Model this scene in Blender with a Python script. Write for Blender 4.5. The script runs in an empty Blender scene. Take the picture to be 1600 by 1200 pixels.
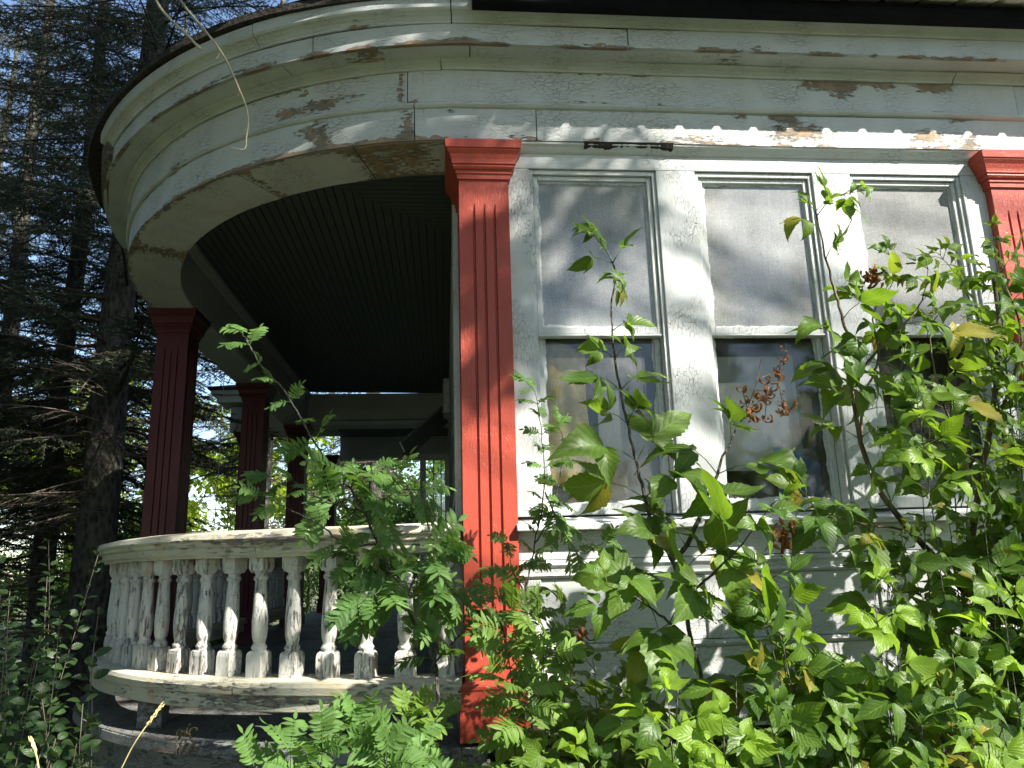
import bpy, math, random
import numpy as np
from mathutils import Vector, Matrix
R = math.radians
rng = np.random.default_rng(7)
random.seed(7)
S = bpy.context.scene
col = S.collection

# ------------------------------------------------------------------ camera
PITCH, YAW, ROLL = R(13.2), R(5.2), R(-1.65)
ZE = 1.55                     # eye height: house heights below are given from the eye, EZ() lifts them
CAMP = np.array([0.0, -2.9, ZE])
fw = np.array([math.sin(YAW)*math.cos(PITCH), math.cos(YAW)*math.cos(PITCH), math.sin(PITCH)])
rt0 = np.array([math.cos(YAW), -math.sin(YAW), 0.0]); up0 = np.cross(rt0, fw)
rt = math.cos(ROLL)*rt0 + math.sin(ROLL)*up0
up = -math.sin(ROLL)*rt0 + math.cos(ROLL)*up0
cd = bpy.data.cameras.new('camera'); cam = bpy.data.objects.new('camera', cd); col.objects.link(cam)
cd.sensor_width = 36; cd.lens = 27; cd.clip_start = .02; cd.clip_end = 2000
m = Matrix.Identity(4)
for i in range(3):
    m[i][0] = rt[i]; m[i][1] = up[i]; m[i][2] = -fw[i]; m[i][3] = CAMP[i]
cam.matrix_world = m
S.camera = cam
def at(x, y, Y):
    """point of the photograph (1600x1200) seen at world depth Y"""
    d = (x-800)/1200*rt - (y-600)/1200*up + fw
    return CAMP + d*(Y-CAMP[1])/d[1]

# ------------------------------------------------------------------ light
EL, AZ = R(42), R(46)          # sun height; angle to the right of the facade's normal
sunv = Vector((math.cos(EL)*math.sin(AZ), -math.cos(EL)*math.cos(AZ), math.sin(EL)))
w = bpy.data.worlds.new('World'); S.world = w; w.use_nodes = True
nt = w.node_tree; sky = nt.nodes.new('ShaderNodeTexSky'); sky.sky_type = 'NISHITA'; sky.sun_disc = False
sky.sun_elevation = EL; sky.sun_rotation = math.atan2(sunv.x, sunv.y)
sky.air_density = 1.0; sky.dust_density = .5; sky.ozone_density = 1.5
nt.links.new(sky.outputs[0], nt.nodes['Background'].inputs[0]); nt.nodes['Background'].inputs[1].default_value = .10
sl = bpy.data.lights.new('sun', 'SUN'); sun = bpy.data.objects.new('sun', sl); col.objects.link(sun)
sl.energy = 5.0; sl.angle = R(.53); sl.color = (1, .95, .87)
sun.rotation_euler = (-sunv).to_track_quat('-Z', 'Y').to_euler()
S.view_settings.view_transform = 'Standard'; S.view_settings.look = 'None'
S.view_settings.exposure = 1.6; S.view_settings.gamma = 1
S.cycles.max_bounces = 6; S.cycles.diffuse_bounces = 4; S.cycles.transparent_max_bounces = 8
S.cycles.use_denoising = True

# ------------------------------------------------------------------ helpers
def tag(o, label=None, cat=None, group=None, kind=None):
    if label: o['label'] = label
    if cat: o['category'] = cat
    if group: o['group'] = group
    if kind: o['kind'] = kind
    return o
def empty(name, loc, label, cat, group=None):
    o = bpy.data.objects.new(name, None); col.objects.link(o); o.location = loc; o.empty_display_size = .1
    return tag(o, label, cat, group)
def link(name, me, mat, parent=None):
    o = bpy.data.objects.new(name, me); col.objects.link(o)
    if mat and not me.materials: me.materials.append(mat)
    if parent:
        o.parent = parent; l = Vector((0, 0, 0)); p = parent
        while p: l += p.location; p = p.parent
        o.location = -l
    return o
def mesh_np(name, V, F, mat=None, parent=None, smooth=False, uv=None, attrs=None):
    """V (n,3), F list of tuples or (m,k) array"""
    me = bpy.data.meshes.new(name)
    V = np.asarray(V, np.float32)
    if isinstance(F, np.ndarray):
        k = F.shape[1]; me.vertices.add(len(V)); me.vertices.foreach_set('co', V.ravel())
        me.loops.add(F.size); me.loops.foreach_set('vertex_index', F.astype(np.int32).ravel())
        me.polygons.add(len(F)); me.polygons.foreach_set('loop_start', np.arange(0, F.size, k, dtype=np.int32))
        me.update(calc_edges=True)
    else:
        me.from_pydata([tuple(map(float, v)) for v in V], [], [tuple(int(i) for i in f) for f in F])
    me.validate()
    if smooth: me.polygons.foreach_set('use_smooth', [True]*len(me.polygons))
    if uv is not None:
        l = me.uv_layers.new(name='UVMap'); vi = np.zeros(len(me.loops), np.int32); me.loops.foreach_get('vertex_index', vi)
        l.data.foreach_set('uv', np.asarray(uv, np.float32)[vi].ravel())
    for k, a in (attrs or {}).items():
        at_ = me.attributes.new(k, 'FLOAT', 'POINT'); at_.data.foreach_set('value', np.asarray(a, np.float32))
    me.update()
    return link(name, me, mat, parent)
class MB:
    def __init__(s): s.v = []; s.f = []
    def box(s, x0, x1, y0, y1, z0, z1, M=None):
        n = len(s.v)
        P = [(x, y, z) for x in (x0, x1) for y in (y0, y1) for z in (z0, z1)]
        if M is not None: P = [tuple(M @ Vector(p)) for p in P]
        s.v += P
        s.f += [tuple(n+i for i in q) for q in ((0, 1, 3, 2), (4, 6, 7, 5), (0, 4, 5, 1), (2, 3, 7, 6), (0, 2, 6, 4), (1, 5, 7, 3))]
        return s
    def prism(s, pts, a, b, axis='x'):
        """closed polygon in the two other axes, extruded a..b"""
        n = len(s.v); k = len(pts)
        for t in (a, b):
            for p in pts:
                s.v.append({'x': (t, p[0], p[1]), 'y': (p[0], t, p[1]), 'z': (p[0], p[1], t)}[axis])
        s.f += [(n+i, n+(i+1) % k, n+k+(i+1) % k, n+k+i) for i in range(k)]
        s.f += [tuple(n+i for i in reversed(range(k))), tuple(n+k+i for i in range(k))]
        return s
    def tube(s, P, r, n=6):
        P = [np.array(p, float) for p in P]; b = len(s.v)
        rr = r if hasattr(r, '__len__') else [r]*len(P)
        for i, p in enumerate(P):
            t = P[min(i+1, len(P)-1)]-P[max(i-1, 0)]; t = t/(np.linalg.norm(t)+1e-9)
            a = np.cross(t, (0.12, .99, .05)); a /= np.linalg.norm(a)+1e-9; c = np.cross(t, a)
            for k in range(n):
                q = 2*math.pi*k/n; s.v.append(tuple(p+rr[i]*(math.cos(q)*a+math.sin(q)*c)))
        for i in range(len(P)-1):
            for k in range(n):
                s.f.append((b+i*n+k, b+i*n+(k+1) % n, b+(i+1)*n+(k+1) % n, b+(i+1)*n+k))
        s.f.append(tuple(b+k for k in reversed(range(n)))); s.f.append(tuple(b+(len(P)-1)*n+k for k in range(n)))
        return s
    def build(s, name, mat, parent=None, bevel=0, smooth=False):
        me = bpy.data.meshes.new(name); me.from_pydata([tuple(map(float, v)) for v in s.v], [], s.f); me.validate()
        import bmesh
        bm = bmesh.new(); bm.from_mesh(me); bmesh.ops.recalc_face_normals(bm, faces=bm.faces); bm.to_mesh(me); bm.free()
        if smooth: me.polygons.foreach_set('use_smooth', [True]*len(me.polygons))
        o = link(name, me, mat, parent)
        if bevel:
            b = o.modifiers.new('bevel', 'BEVEL'); b.width = bevel; b.segments = 2; b.limit_method = 'ANGLE'
        return o
EZ = lambda z: z+ZE

# ------------------------------------------------------------------ materials
class NT:
    def __init__(s, name):
        s.m = bpy.data.materials.new(name); s.m.use_nodes = True; s.t = s.m.node_tree; s.n = s.t.nodes
        s.p = s.n['Principled BSDF']; s.out = s.n['Material Output']
    def new(s, ty, **k):
        x = s.n.new(ty)
        for a, b in k.items(): setattr(x, a, b)
        return x
    def li(s, a, b): s.t.links.new(a, b)
    def val(s, sock, v):
        if isinstance(v, bpy.types.NodeSocket): s.li(v, sock)
        else: sock.default_value = v
    def math(s, op, a, b=0., c=None, clamp=False):
        x = s.new('ShaderNodeMath', operation=op, use_clamp=clamp); s.val(x.inputs[0], a); s.val(x.inputs[1], b)
        if c is not None: s.val(x.inputs[2], c)
        return x.outputs[0]
    def mix(s, f, a, b):
        x = s.new('ShaderNodeMix', data_type='RGBA'); s.val(x.inputs[0], f)
        for i, v in ((6, a), (7, b)):
            if isinstance(v, tuple): v = (*v, 1) if len(v) == 3 else v
            s.val(x.inputs[i], v)
        return x.outputs[2]
    def ramp(s, v, lo, hi, a=0., b=1.):
        x = s.new('ShaderNodeMapRange'); s.val(x.inputs[0], v)
        for i, q in enumerate((lo, hi, a, b)): s.val(x.inputs[i+1], q)
        return x.outputs[0]
    def map(s, co, sc):
        x = s.new('ShaderNodeMapping'); s.li(co, x.inputs[0]); x.inputs['Scale'].default_value = sc; return x.outputs[0]
    def noise(s, co, sc, det=4., rough=.55, dist=0.):
        x = s.new('ShaderNodeTexNoise'); s.li(co, x.inputs['Vector']); x.inputs['Scale'].default_value = sc
        x.inputs['Detail'].default_value = det; x.inputs['Roughness'].default_value = rough; x.inputs['Distortion'].default_value = dist
        return x.outputs[0]
    def voro(s, co, sc, feature='F1'):
        x = s.new('ShaderNodeTexVoronoi', feature=feature); s.li(co, x.inputs['Vector']); x.inputs['Scale'].default_value = sc; return x
    def bump(s, h, st, dist=.01, prev=None):
        x = s.new('ShaderNodeBump'); x.inputs['Strength'].default_value = st; x.inputs['Distance'].default_value = dist
        s.val(x.inputs['Height'], h)
        if prev: s.li(prev, x.inputs['Normal'])
        return x.outputs[0]
    def obj(s): return s.new('ShaderNodeTexCoord').outputs['Object']
    def uv(s): return s.new('ShaderNodeTexCoord').outputs['UV']
    def attr(s, name): return s.new('ShaderNodeAttribute', attribute_name=name).outputs['Fac']

def paint(name, base, wood=(.22, .18, .135), thr=.74, grain='x', uv=False, rough=.55, dirt=.25, crack=1., dirtcol=(.33, .27, .16), wear=False, st=1., vary=False):
    k = NT(name); co = k.uv() if uv else k.obj()
    if vary:
        oi = k.new('ShaderNodeObjectInfo'); va = k.new('ShaderNodeVectorMath', operation='SCALE'); cx_ = k.new('ShaderNodeCombineXYZ')
        for i_ in range(3): k.li(oi.outputs['Random'], cx_.inputs[i_])
        k.li(cx_.outputs[0], va.inputs[0]); va.inputs['Scale'].default_value = 37.; v2 = k.new('ShaderNodeVectorMath', operation='ADD'); k.li(co, v2.inputs[0]); k.li(va.outputs[0], v2.inputs[1]); co = v2.outputs[0]
    gs = {'x': (1, 7, 7), 'z': (7, 7, 1), 'y': (7, 1, 7), 'uv': (1, 7, 1)}[grain]
    g = k.map(co, gs)
    fine = k.noise(g, 26, 5, .6)
    big = k.noise(co, 2.6, 5, .62)
    mid = k.noise(k.map(co, tuple(1+(q-1)*.22*st for q in gs)), 15, 9, .78, .4)
    cell = k.voro(k.map(co, tuple(1+(q-1)*.3*st for q in gs)), 38/st**.5)
    cellv = k.new('ShaderNodeSeparateColor'); k.li(cell.outputs['Color'], cellv.inputs[0])
    ck = k.voro(k.map(co, tuple(1+(q-1)*.3 for q in gs)), 30, 'DISTANCE_TO_EDGE').outputs['Distance']
    s = k.math('ADD', k.math('MULTIPLY', big, .5), k.math('MULTIPLY', mid, .42))
    s = k.math('ADD', s, k.math('MULTIPLY', cellv.outputs[0], .20))
    if wear: s = k.math('ADD', s, k.attr('wear'))
    thr += .02; flake = k.ramp(s, thr-.008, thr+.008); lip = k.ramp(s, thr-.05, thr-.008)
    crackn = k.noise(co, 4.2, 3)
    ckm = k.math('MULTIPLY', k.ramp(ck, .0, .035, 1, 0), k.ramp(crackn, .44, .62, 0, 1))
    ckm = k.math('MULTIPLY', ckm, crack)
    woodc = k.mix(k.ramp(fine, .3, .7), tuple(c*.55 for c in wood), tuple(c*1.5 for c in wood))
    woodc = k.mix(k.ramp(k.noise(co, 9, 2), .45, .6), woodc, tuple(c*1.25 for c in (wood[0]*1.35, wood[1]*1.15, wood[2])))
    pc = k.mix(k.ramp(fine, .3, .75), tuple(c*.9 for c in base), base)
    pc = k.mix(k.math('MULTIPLY', k.ramp(k.noise(co, 5.3, 6, .7), .5, .8), dirt), pc, tuple(c*d*2.2 for c, d in zip(base, dirtcol)))
    pc = k.mix(k.math('MULTIPLY', k.ramp(k.noise(k.map(co, (6, 6, .8) if not uv else (6, .8, 1)), 6, 4, .65), .55, .85), dirt*.8), pc, tuple(c*.5 for c in base))
    pc = k.mix(k.math('MULTIPLY', ckm, .75), pc, tuple(c*.6 for c in wood))
    pc = k.mix(k.math('MULTIPLY', lip, .35), pc, tuple(c*.62 for c in base))
    c = k.mix(flake, pc, woodc); k.li(c, k.p.inputs['Base Color'])
    k.val(k.p.inputs['Roughness'], k.ramp(flake, 0, 1, rough, .85)); k.p.inputs['Specular IOR Level'].default_value = .35
    h = k.math('SUBTRACT', k.math('ADD', k.math('MULTIPLY', fine, .35), k.math('MULTIPLY', lip, .6)), k.math('MULTIPLY', flake, 1.5))
    h = k.math('SUBTRACT', h, k.math('MULTIPLY', ckm, .8))
    b = k.bump(h, 1., .0042); b = k.bump(k.noise(co, 14, 3), .35, .006, b)
    k.li(b, k.p.inputs['Normal'])
    return k.m
WHITE = (.575, .595, .58)
M = {}
M['white_uv'] = paint('weathered_white_curved', WHITE, grain='uv', uv=True, thr=.775, wear=True, crack=.8)
M['white_x'] = paint('weathered_white_horizontal', WHITE, grain='x', thr=.80, crack=.8)
M['white_y'] = paint('weathered_white_side', WHITE, grain='y', thr=.80, crack=.8)
M['white_z'] = paint('weathered_white_vertical', WHITE, grain='z', thr=.82, crack=.9)
M['rail'] = paint('peeling_cream_rail', (.60, .57, .44), grain='uv', uv=True, thr=.70, wear=True, dirt=.8, dirtcol=(.5, .36, .18), wood=(.17, .16, .145), st=2.2, crack=1.)
M['baluster'] = paint('peeling_cream_baluster', (.70, .69, .63), grain='z', thr=.64, dirt=.55, wood=(.19, .18, .165), st=2.4, vary=True, crack=1.1)
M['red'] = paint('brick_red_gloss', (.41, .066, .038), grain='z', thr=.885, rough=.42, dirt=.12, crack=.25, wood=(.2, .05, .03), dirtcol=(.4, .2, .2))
M['shaded_red'] = paint('shaded_red_gloss', (.085, .009, .014), grain='z', thr=.93, rough=.4, dirt=.12, crack=.25, wood=(.1, .03, .02), dirtcol=(.4, .2, .2))  # porch columns: red darkened so the deep porch shade sits in the colour
M['deck'] = paint('grey_deck', (.20, .21, .20), grain='y', thr=.62, wood=(.12, .11, .10), dirt=.6)
M['skirt'] = paint('grey_skirt', (.22, .23, .22), grain='uv', uv=True, thr=.66, wood=(.10, .09, .08), dirt=.6, wear=True)

def simple(name, c, rough=.6, metal=0., bump=0., sc=20, var=.3, spec=.4):
    k = NT(name); co = k.obj(); n = k.noise(co, sc, 5, .6)
    k.li(k.mix(k.ramp(n, .3, .7), tuple(x*(1-var) for x in c), tuple(min(1, x*(1+var)) for x in c)), k.p.inputs['Base Color'])
    k.p.inputs['Roughness'].default_value = rough; k.p.inputs['Metallic'].default_value = metal; k.p.inputs['Specular IOR Level'].default_value = spec
    if bump: k.li(k.bump(n, bump, .01), k.p.inputs['Normal'])
    return k.m
M['black'] = simple('black_gutter_metal', (.004, .0045, .006), .75, 0, .3, 9, .6, .12)
M['tin'] = simple('ribbed_roof_metal', (.60, .58, .50), .55, .0, .15, 8, .12)
M['shingle'] = simple('rotten_roof_edge', (.035, .03, .025), .95, 0, 1., 40, .6)
M['rotwood'] = simple('rotten_grey_wood', (.13, .105, .085), .95, 0, 1., 30, .7)
M['soil'] = simple('dark_soil', (.04, .032, .022), .95, 0, .8, 15, .5)
M['interior'] = simple('room_wall', (.16, .14, .11), .9, 0, 0, 3, .3)
M['string'] = simple('pale_string', (.35, .33, .3), .8)
M['straw'] = simple('dry_straw', (.55, .45, .2), .8)
M['curtain'] = None
def bark(name, c1, c2, sc=9, moss=.3):
    k = NT(name); co = k.map(k.obj(), (1, 1, .45)); v = k.voro(co, sc*1.6).outputs['Distance']; n = k.noise(co, sc, 6, .7)
    c = k.mix(k.ramp(k.math('MULTIPLY', v, n), .08, .4), c1, c2)
    c = k.mix(k.math('MULTIPLY', k.ramp(k.noise(k.obj(), 3, 4), .5, .7), moss), c, (.09, .11, .04))
    k.li(c, k.p.inputs['Base Color']); k.p.inputs['Roughness'].default_value = .95
    k.li(k.bump(k.math('ADD', v, n), 1., .03), k.p.inputs['Normal']); return k.m
M['spruce_bark'] = bark('flaky_spruce_bark', (.025, .022, .018), (.105, .095, .08), 15)
M['grey_stem'] = bark('smooth_grey_stem', (.07, .065, .05), (.17, .16, .13), 60, .1)
M['brown_trunk'] = bark('brown_bark', (.06, .04, .025), (.2, .15, .1), 14, .1)
M['twig'] = simple('bare_twig', (.12, .095, .072), .8)
M['pale_twig'] = simple('pale_bare_twig', (.42, .36, .22), .7, 0, .3, 30, .4)

def leafmat(name, dark, lite, trans=.5, veins=14., rough=.42, brown=0., yellow=None):
    k = NT(name); uv = k.new('ShaderNodeSeparateXYZ'); k.li(k.uv(), uv.inputs[0])
    t = k.attr('tint'); u = k.math('ABSOLUTE', uv.outputs[0]); v = uv.outputs[1]
    c = k.mix(t, dark, lite)
    if yellow: c = k.mix(k.ramp(t, .965, .985), c, yellow)
    vein = k.math('SINE', k.math('MULTIPLY', k.math('SUBTRACT', v, k.math('MULTIPLY', u, .33)), veins*6.283))
    vm = k.math('MAXIMUM', k.ramp(vein, .86, 1., 0, .55), k.ramp(u, .0, .07, .9, 0))
    c2 = k.mix(k.math('MULTIPLY', vm, .55), c, tuple(min(1, x*1.9+.02) for x in lite))
    if brown:
        b = k.math('MULTIPLY', k.ramp(k.noise(k.obj(), 45, 4, .7), .62, .70), k.ramp(t, 1-brown, 1.))
        c2 = k.mix(b, c2, (.16, .09, .03))
    k.li(c2, k.p.inputs['Base Color']); k.p.inputs['Roughness'].default_value = rough; k.p.inputs['Specular IOR Level'].default_value = .35
    tr = k.new('ShaderNodeBsdfTranslucent')
    k.li(k.mix(.6, c2, tuple(min(1, x*y) for x, y in zip(lite, (2.3, 2.2, .8)))), tr.inputs[0])
    h = k.math('ADD', k.math('MULTIPLY', vein, -.3), k.math('MULTIPLY', k.noise(k.obj(), 90, 2), .5))
    b = k.bump(h, .5, .0015); k.li(b, k.p.inputs['Normal']); k.li(b, tr.inputs['Normal'])
    mx = k.new('ShaderNodeMixShader'); mx.inputs[0].default_value = trans
    k.li(k.p.outputs[0], mx.inputs[1]); k.li(tr.outputs[0], mx.inputs[2]); k.li(mx.outputs[0], k.out.inputs[0])
    return k.m
M['elder'] = leafmat('box_elder_leaf', (.040, .092, .014), (.115, .195, .025), .46, 7, yellow=(.26, .22, .03), brown=.12)
M['elder_young'] = leafmat('young_box_elder_leaf', (.12, .215, .018), (.19, .30, .03), .5, 7)
M['rowan'] = leafmat('rowan_leaf', (.05, .12, .028), (.125, .235, .055), .38, 9, brown=.3)
M['rowan_worn'] = leafmat('worn_rowan_leaf', (.10, .18, .03), (.17, .27, .05), .35, 9, brown=.8)
M['shrub'] = leafmat('dark_shrub_leaf', (.014, .035, .01), (.035, .07, .018), .3, 6)
M['dead'] = leafmat('dead_curled_leaf', (.20, .075, .025), (.42, .20, .09), .25, 5)
M['needle'] = leafmat('spruce_needles', (.010, .022, .010), (.026, .046, .017), .15, 0, .6)
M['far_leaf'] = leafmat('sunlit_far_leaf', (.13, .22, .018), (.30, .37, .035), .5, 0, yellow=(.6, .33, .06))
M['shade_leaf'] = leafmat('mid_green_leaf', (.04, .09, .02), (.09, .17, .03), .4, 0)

# ------------------------------------------------------------------ path of the rounded porch
def path(off, y_back=7.0, x_end=7.0, step=.03, x0=None, only_arc=False):
    """points on the porch outline (left side, elliptical corner, facade), pushed outward by off; returns pos, normal, arc length"""
    P = []; N = []
    n = int((y_back-2.2)/step)
    if not only_arc:
        for i in range(n): P.append((-1.95, y_back-(y_back-2.2)*i/n)); N.append((-1, 0))
    k = int(3.38/step)
    for i in range(k+1):
        a = math.pi/2*i/k; P.append((.15-2.1*math.cos(a), 2.2-2.2*math.sin(a)))
        nx, ny = -math.cos(a)/2.1, -math.sin(a)/2.2; l = math.hypot(nx, ny); N.append((nx/l, ny/l))
    if not only_arc:
        n = int((x_end-.15)/step)
        for i in range(1, n+1): P.append((.15+(x_end-.15)*i/n, 0)); N.append((0, -1))
    P = np.array(P); N = np.array(N)
    s = np.concatenate([[0], np.cumsum(np.linalg.norm(np.diff(P, axis=0), axis=1))])
    return P, N, s
PP, PN, PS = path(0)
S_ARC0 = 4.8; S_ARC1 = PS[np.argmin(np.abs(PP[:, 0]-.15)+np.abs(PP[:, 1]))]
def s_at(px, py, Y=None, z=None):
    """arc length under a point of the photograph (facade or arc, at height z above the eye)"""
    d = (px-800)/1200*rt - (py-600)/1200*up + fw
    q = CAMP + d*(z/d[2])
    i = np.argmin((PP[:, 0]-q[0])**2+(PP[:, 1]-q[1])**2); return PS[i]
def wob(s, seed, a):
    return a*(np.sin(s*1.7+seed)+.6*np.sin(s*4.3+seed*2.1)+.3*np.sin(s*11+seed*3.3))/1.5
def sweep(name, prof, mat, parent, s0=0, s1=None, breaks=(), chips=(), sub=.02, wb=.0025, gap=.0022, uvz=0, smooth=False, seed=0., edge=()):
    """closed profile (offset, z rel. eye), swept along the porch outline, cut into boards at breaks"""
    s1 = PS[-1] if s1 is None else s1
    prof = [np.array(p, float) for p in prof]; pr = []; pl = []; L = 0
    for i, p in enumerate(prof):
        q = prof[(i+1) % len(prof)]; d = np.linalg.norm(q-p); n = max(1, int(d/sub))
        for j in range(n): pr.append(p+(q-p)*j/n); pl.append(L+d*j/n)
        L += d
    pr = np.array(pr); pl = np.array(pl); k = len(pr)
    V = []; F = []; UV = []; W = []
    cuts = [s0]+[b for b in sorted(breaks) if s0 < b < s1]+[s1]
    if edge:
        re_ = np.random.default_rng(int(seed*7)+3)
        chips = list(chips)+[(re_.uniform(4.6, 10.5), edge[re_.integers(len(edge))]+re_.uniform(-.004, .004), re_.uniform(.012, .07), re_.uniform(.005, .014), re_.uniform(.14, .32)) for _ in range(70)]
    for bi in range(len(cuts)-1):
        a, b = cuts[bi]+(gap if bi else 0), cuts[bi+1]-(gap if bi < len(cuts)-2 else 0)
        ss = np.unique(np.concatenate([[a], PS[(PS > a+.004) & (PS < b-.004)], [b]]))
        px = np.interp(ss, PS, PP[:, 0]); py = np.interp(ss, PS, PP[:, 1]); nx = np.interp(ss, PS, PN[:, 0]); ny = np.interp(ss, PS, PN[:, 1])
        base = len(V)
        jo = (bi % 3-1)*.0015
        for i, s in enumerate(ss):
            wo = wob(s, seed+bi, wb)+jo; wz = wob(s, seed*1.7+5, wb)
            for j in range(k):
                o, z = pr[j]; V.append((px[i]+nx[i]*(o+wo), py[i]+ny[i]*(o+wo), EZ(z+wz))); UV.append((s, pl[j]+uvz))
                wv = 0
                for (cs, cz, rs, rz, am) in chips:
                    wv += am*math.exp(-((s-cs)/rs)**2-((z-cz)/rz)**2)
                W.append(wv)
        m_ = len(ss)
        for i in range(m_-1):
            for j in range(k):
                F.append((base+i*k+j, base+(i+1)*k+j, base+(i+1)*k+(j+1) % k, base+i*k+(j+1) % k))
        F.append(tuple(base+j for j in range(k))); F.append(tuple(base+(m_-1)*k+j for j in reversed(range(k))))
    return mesh_np(name, np.array(V), F, mat, parent, smooth, UV, {'wear': W})

# ------------------------------------------------------------------ house
house = empty('house', (1.5, 2, 0), 'white painted old house with a rounded corner porch, red pilasters and peeling trim', 'house')
X = lambda x: s_at(0, 0) if False else S_ARC1+(x-.15)     # facade x -> arc length
def chip(px, py, z, rs, rz, a=.3): return (s_at(px, py, z=z), z, rs, rz, a)
arch_b = [s_at(640, 180, z=1.8), X(.4), X(3.6), s_at(290, 330, z=1.76)]
arch = sweep('architrave', [(0, 1.737), (0, 1.885), (-.02, 1.885), (-.02, 1.76), (-.28, 1.76), (-.28, 1.737)], M['white_uv'], house, breaks=arch_b, seed=1, edge=(1.737, 1.737, 1.885), sub=.01,
    chips=[(X(.35), 1.75, .1, .02, .25), (X(1.1), 1.76, .18, .03, .22), (X(1.55), 1.80, .16, .05, .34), (X(1.3), 1.875, .05, .02, .3), (X(1.5), 1.87, .06, .02, .3), (X(2.15), 1.80, .08, .04, .34),
           (X(2.35), 1.77, .06, .05, .36), (s_at(635, 225, z=1.75), 1.79, .03, .12, .4), (s_at(560, 240, z=1.737), 1.737, .35, .02, .33), (s_at(490, 200, z=1.83), 1.84, .10, .05, .3),
           (s_at(500, 215, z=1.8), 1.78, .05, .04, .3), (s_at(400, 262, z=1.737), 1.737, .35, .016, .28), (s_at(270, 310, z=1.737), 1.737, .4, .018, .3), (s_at(205, 400, z=1.737), 1.737, .25, .02, .45), (s_at(700, 180, z=1.87), 1.87, .04, .02, .25), (X(-.05), 1.74, .3, .03, .14)])
# peeled underside of the beam
under = sweep('beam_soffit', [(-.004, 1.7365), (-.282, 1.7365), (-.282, 1.730), (-.004, 1.730)], M['white_uv'], house, s1=S_ARC1+.02, breaks=[s_at(400, 290, z=1.73), s_at(230, 390, z=1.73), s_at(575, 260, z=1.73)], seed=2, sub=.012,
    chips=[(s_at(575, 255, z=1.73), 1.73, .10, 1, .26), (s_at(650, 250, z=1.73), 1.73, .12, 1, .18), (s_at(400, 285, z=1.73), 1.73, .035, 1, .3), (s_at(240, 390, z=1.73), 1.73, .10, 1, .32), (s_at(640, 240, z=1.73), 1.73, .3, 1, .05)])
# a little wear follows the outer arris of the beam soffit
a_ = under.data.attributes['wear']; vv = under.data.vertices
for i, v in enumerate(vv):
    q = np.array(v.co[:2]); j = np.argmin((PP[:, 0]-q[0])**2+(PP[:, 1]-q[1])**2); d_ = -float(np.dot(q-PP[j], PN[j]))
    a_.data[i].value += .26*math.exp(-(d_/.03)**2)*(1 if PS[j] > 4.6 else .6) + .12*math.exp(-((d_-.28)/.015)**2)
sweep('lower_bead', [(.0, 1.885), (.012, 1.888), (.02, 1.896), (.02, 1.904), (.012, 1.911), (.004, 1.911), (-.02, 1.911), (-.02, 1.885)], M['white_uv'], house, breaks=arch_b[:1], seed=3, sub=.05, wb=.002,
    chips=[(s_at(250, 250, z=1.89), 1.89, .35, .05, .14)])
frz_b = [s_at(637, 150, z=1.98), X(2.6), s_at(250, 250, z=1.95)]
sweep('frieze', [(.004, 1.911), (.004, 2.06), (-.02, 2.06), (-.02, 1.911)], M['white_uv'], house, breaks=frz_b, seed=4, edge=(1.911, 2.06), sub=.01,
    chips=[(X(1.72), 2.045, .13, .035, .42), (X(1.98), 2.045, .05, .03, .36), (X(2.2), 2.04, .10, .03, .36), (X(1.78), 2.0, .05, .04, .3), (s_at(500, 165, z=1.97), 1.95, .09, .04, .32), (s_at(540, 160, z=1.97), 1.97, .1, .03, .24),
           (s_at(635, 150, z=1.98), 1.98, .02, .1, .32), (s_at(470, 145, z=2.0), 2.03, .03, .02, .3), (s_at(450, 175, z=1.97), 1.95, .05, .03, .3)])
sweep('bed_mould', [(.004, 2.06), (.014, 2.06), (.018, 2.068), (.03, 2.078), (.048, 2.084), (.052, 2.0915), (-.02, 2.0915)], M['white_uv'], house, breaks=[X(.0), X(2.3)], seed=5, sub=.05)
sweep('cornice_soffit', [(.0, 2.092), (.147, 2.092), (.147, 2.106), (.0, 2.106)], M['white_uv'], house, breaks=[s_at(740, 80, z=2.09), s_at(450, 110, z=2.09)], seed=6,
    chips=[(X(1.25), 2.09, .1, 1, .2), (s_at(585, 90, z=2.09), 2.09, .06, 1, .24), (s_at(540, 80, z=2.09), 2.09, .1, 1, .14)])
sweep('cornice_fascia', [(.149, 2.088), (.149, 2.178), (.13, 2.178), (.13, 2.088)], M['white_uv'], house, breaks=[X(.78), s_at(485, 60, z=2.13)], seed=7, edge=(2.088,), sub=.01,
    chips=[(s_at(650, 75, z=2.1), 2.09, .14, .012, .4), (s_at(725, 75, z=2.1), 2.095, .06, .02, .45), (X(1.35), 2.10, .06, .02, .3), (s_at(400, 100, z=2.1), 2.1, .4, .014, .22)])
# the crown moulding is missing at the left tip, where the rotten sheathing shows
S_CR = s_at(150, 225, z=2.19)
sweep('crown_moulding', [(.149, 2.178), (.158, 2.178), (.160, 2.186), (.172, 2.198), (.188, 2.206), (.20, 2.209), (.207, 2.216), (.209, 2.262), (.13, 2.262)], M['white_uv'], house, s0=S_CR, breaks=[s_at(385, 55, z=2.2), X(.05)], seed=8, sub=.05,
    chips=[(s_at(555, 48, z=2.2), 2.18, .05, .02, .3), (s_at(620, 20, z=2.2), 2.22, .1, .03, .12)])
sweep('roof_sheathing', [(.13, 2.10), (.165, 2.12), (.175, 2.25), (.13, 2.25)], M['rotwood'], house, s1=S_CR+.05, seed=9, wb=.012)
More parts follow.
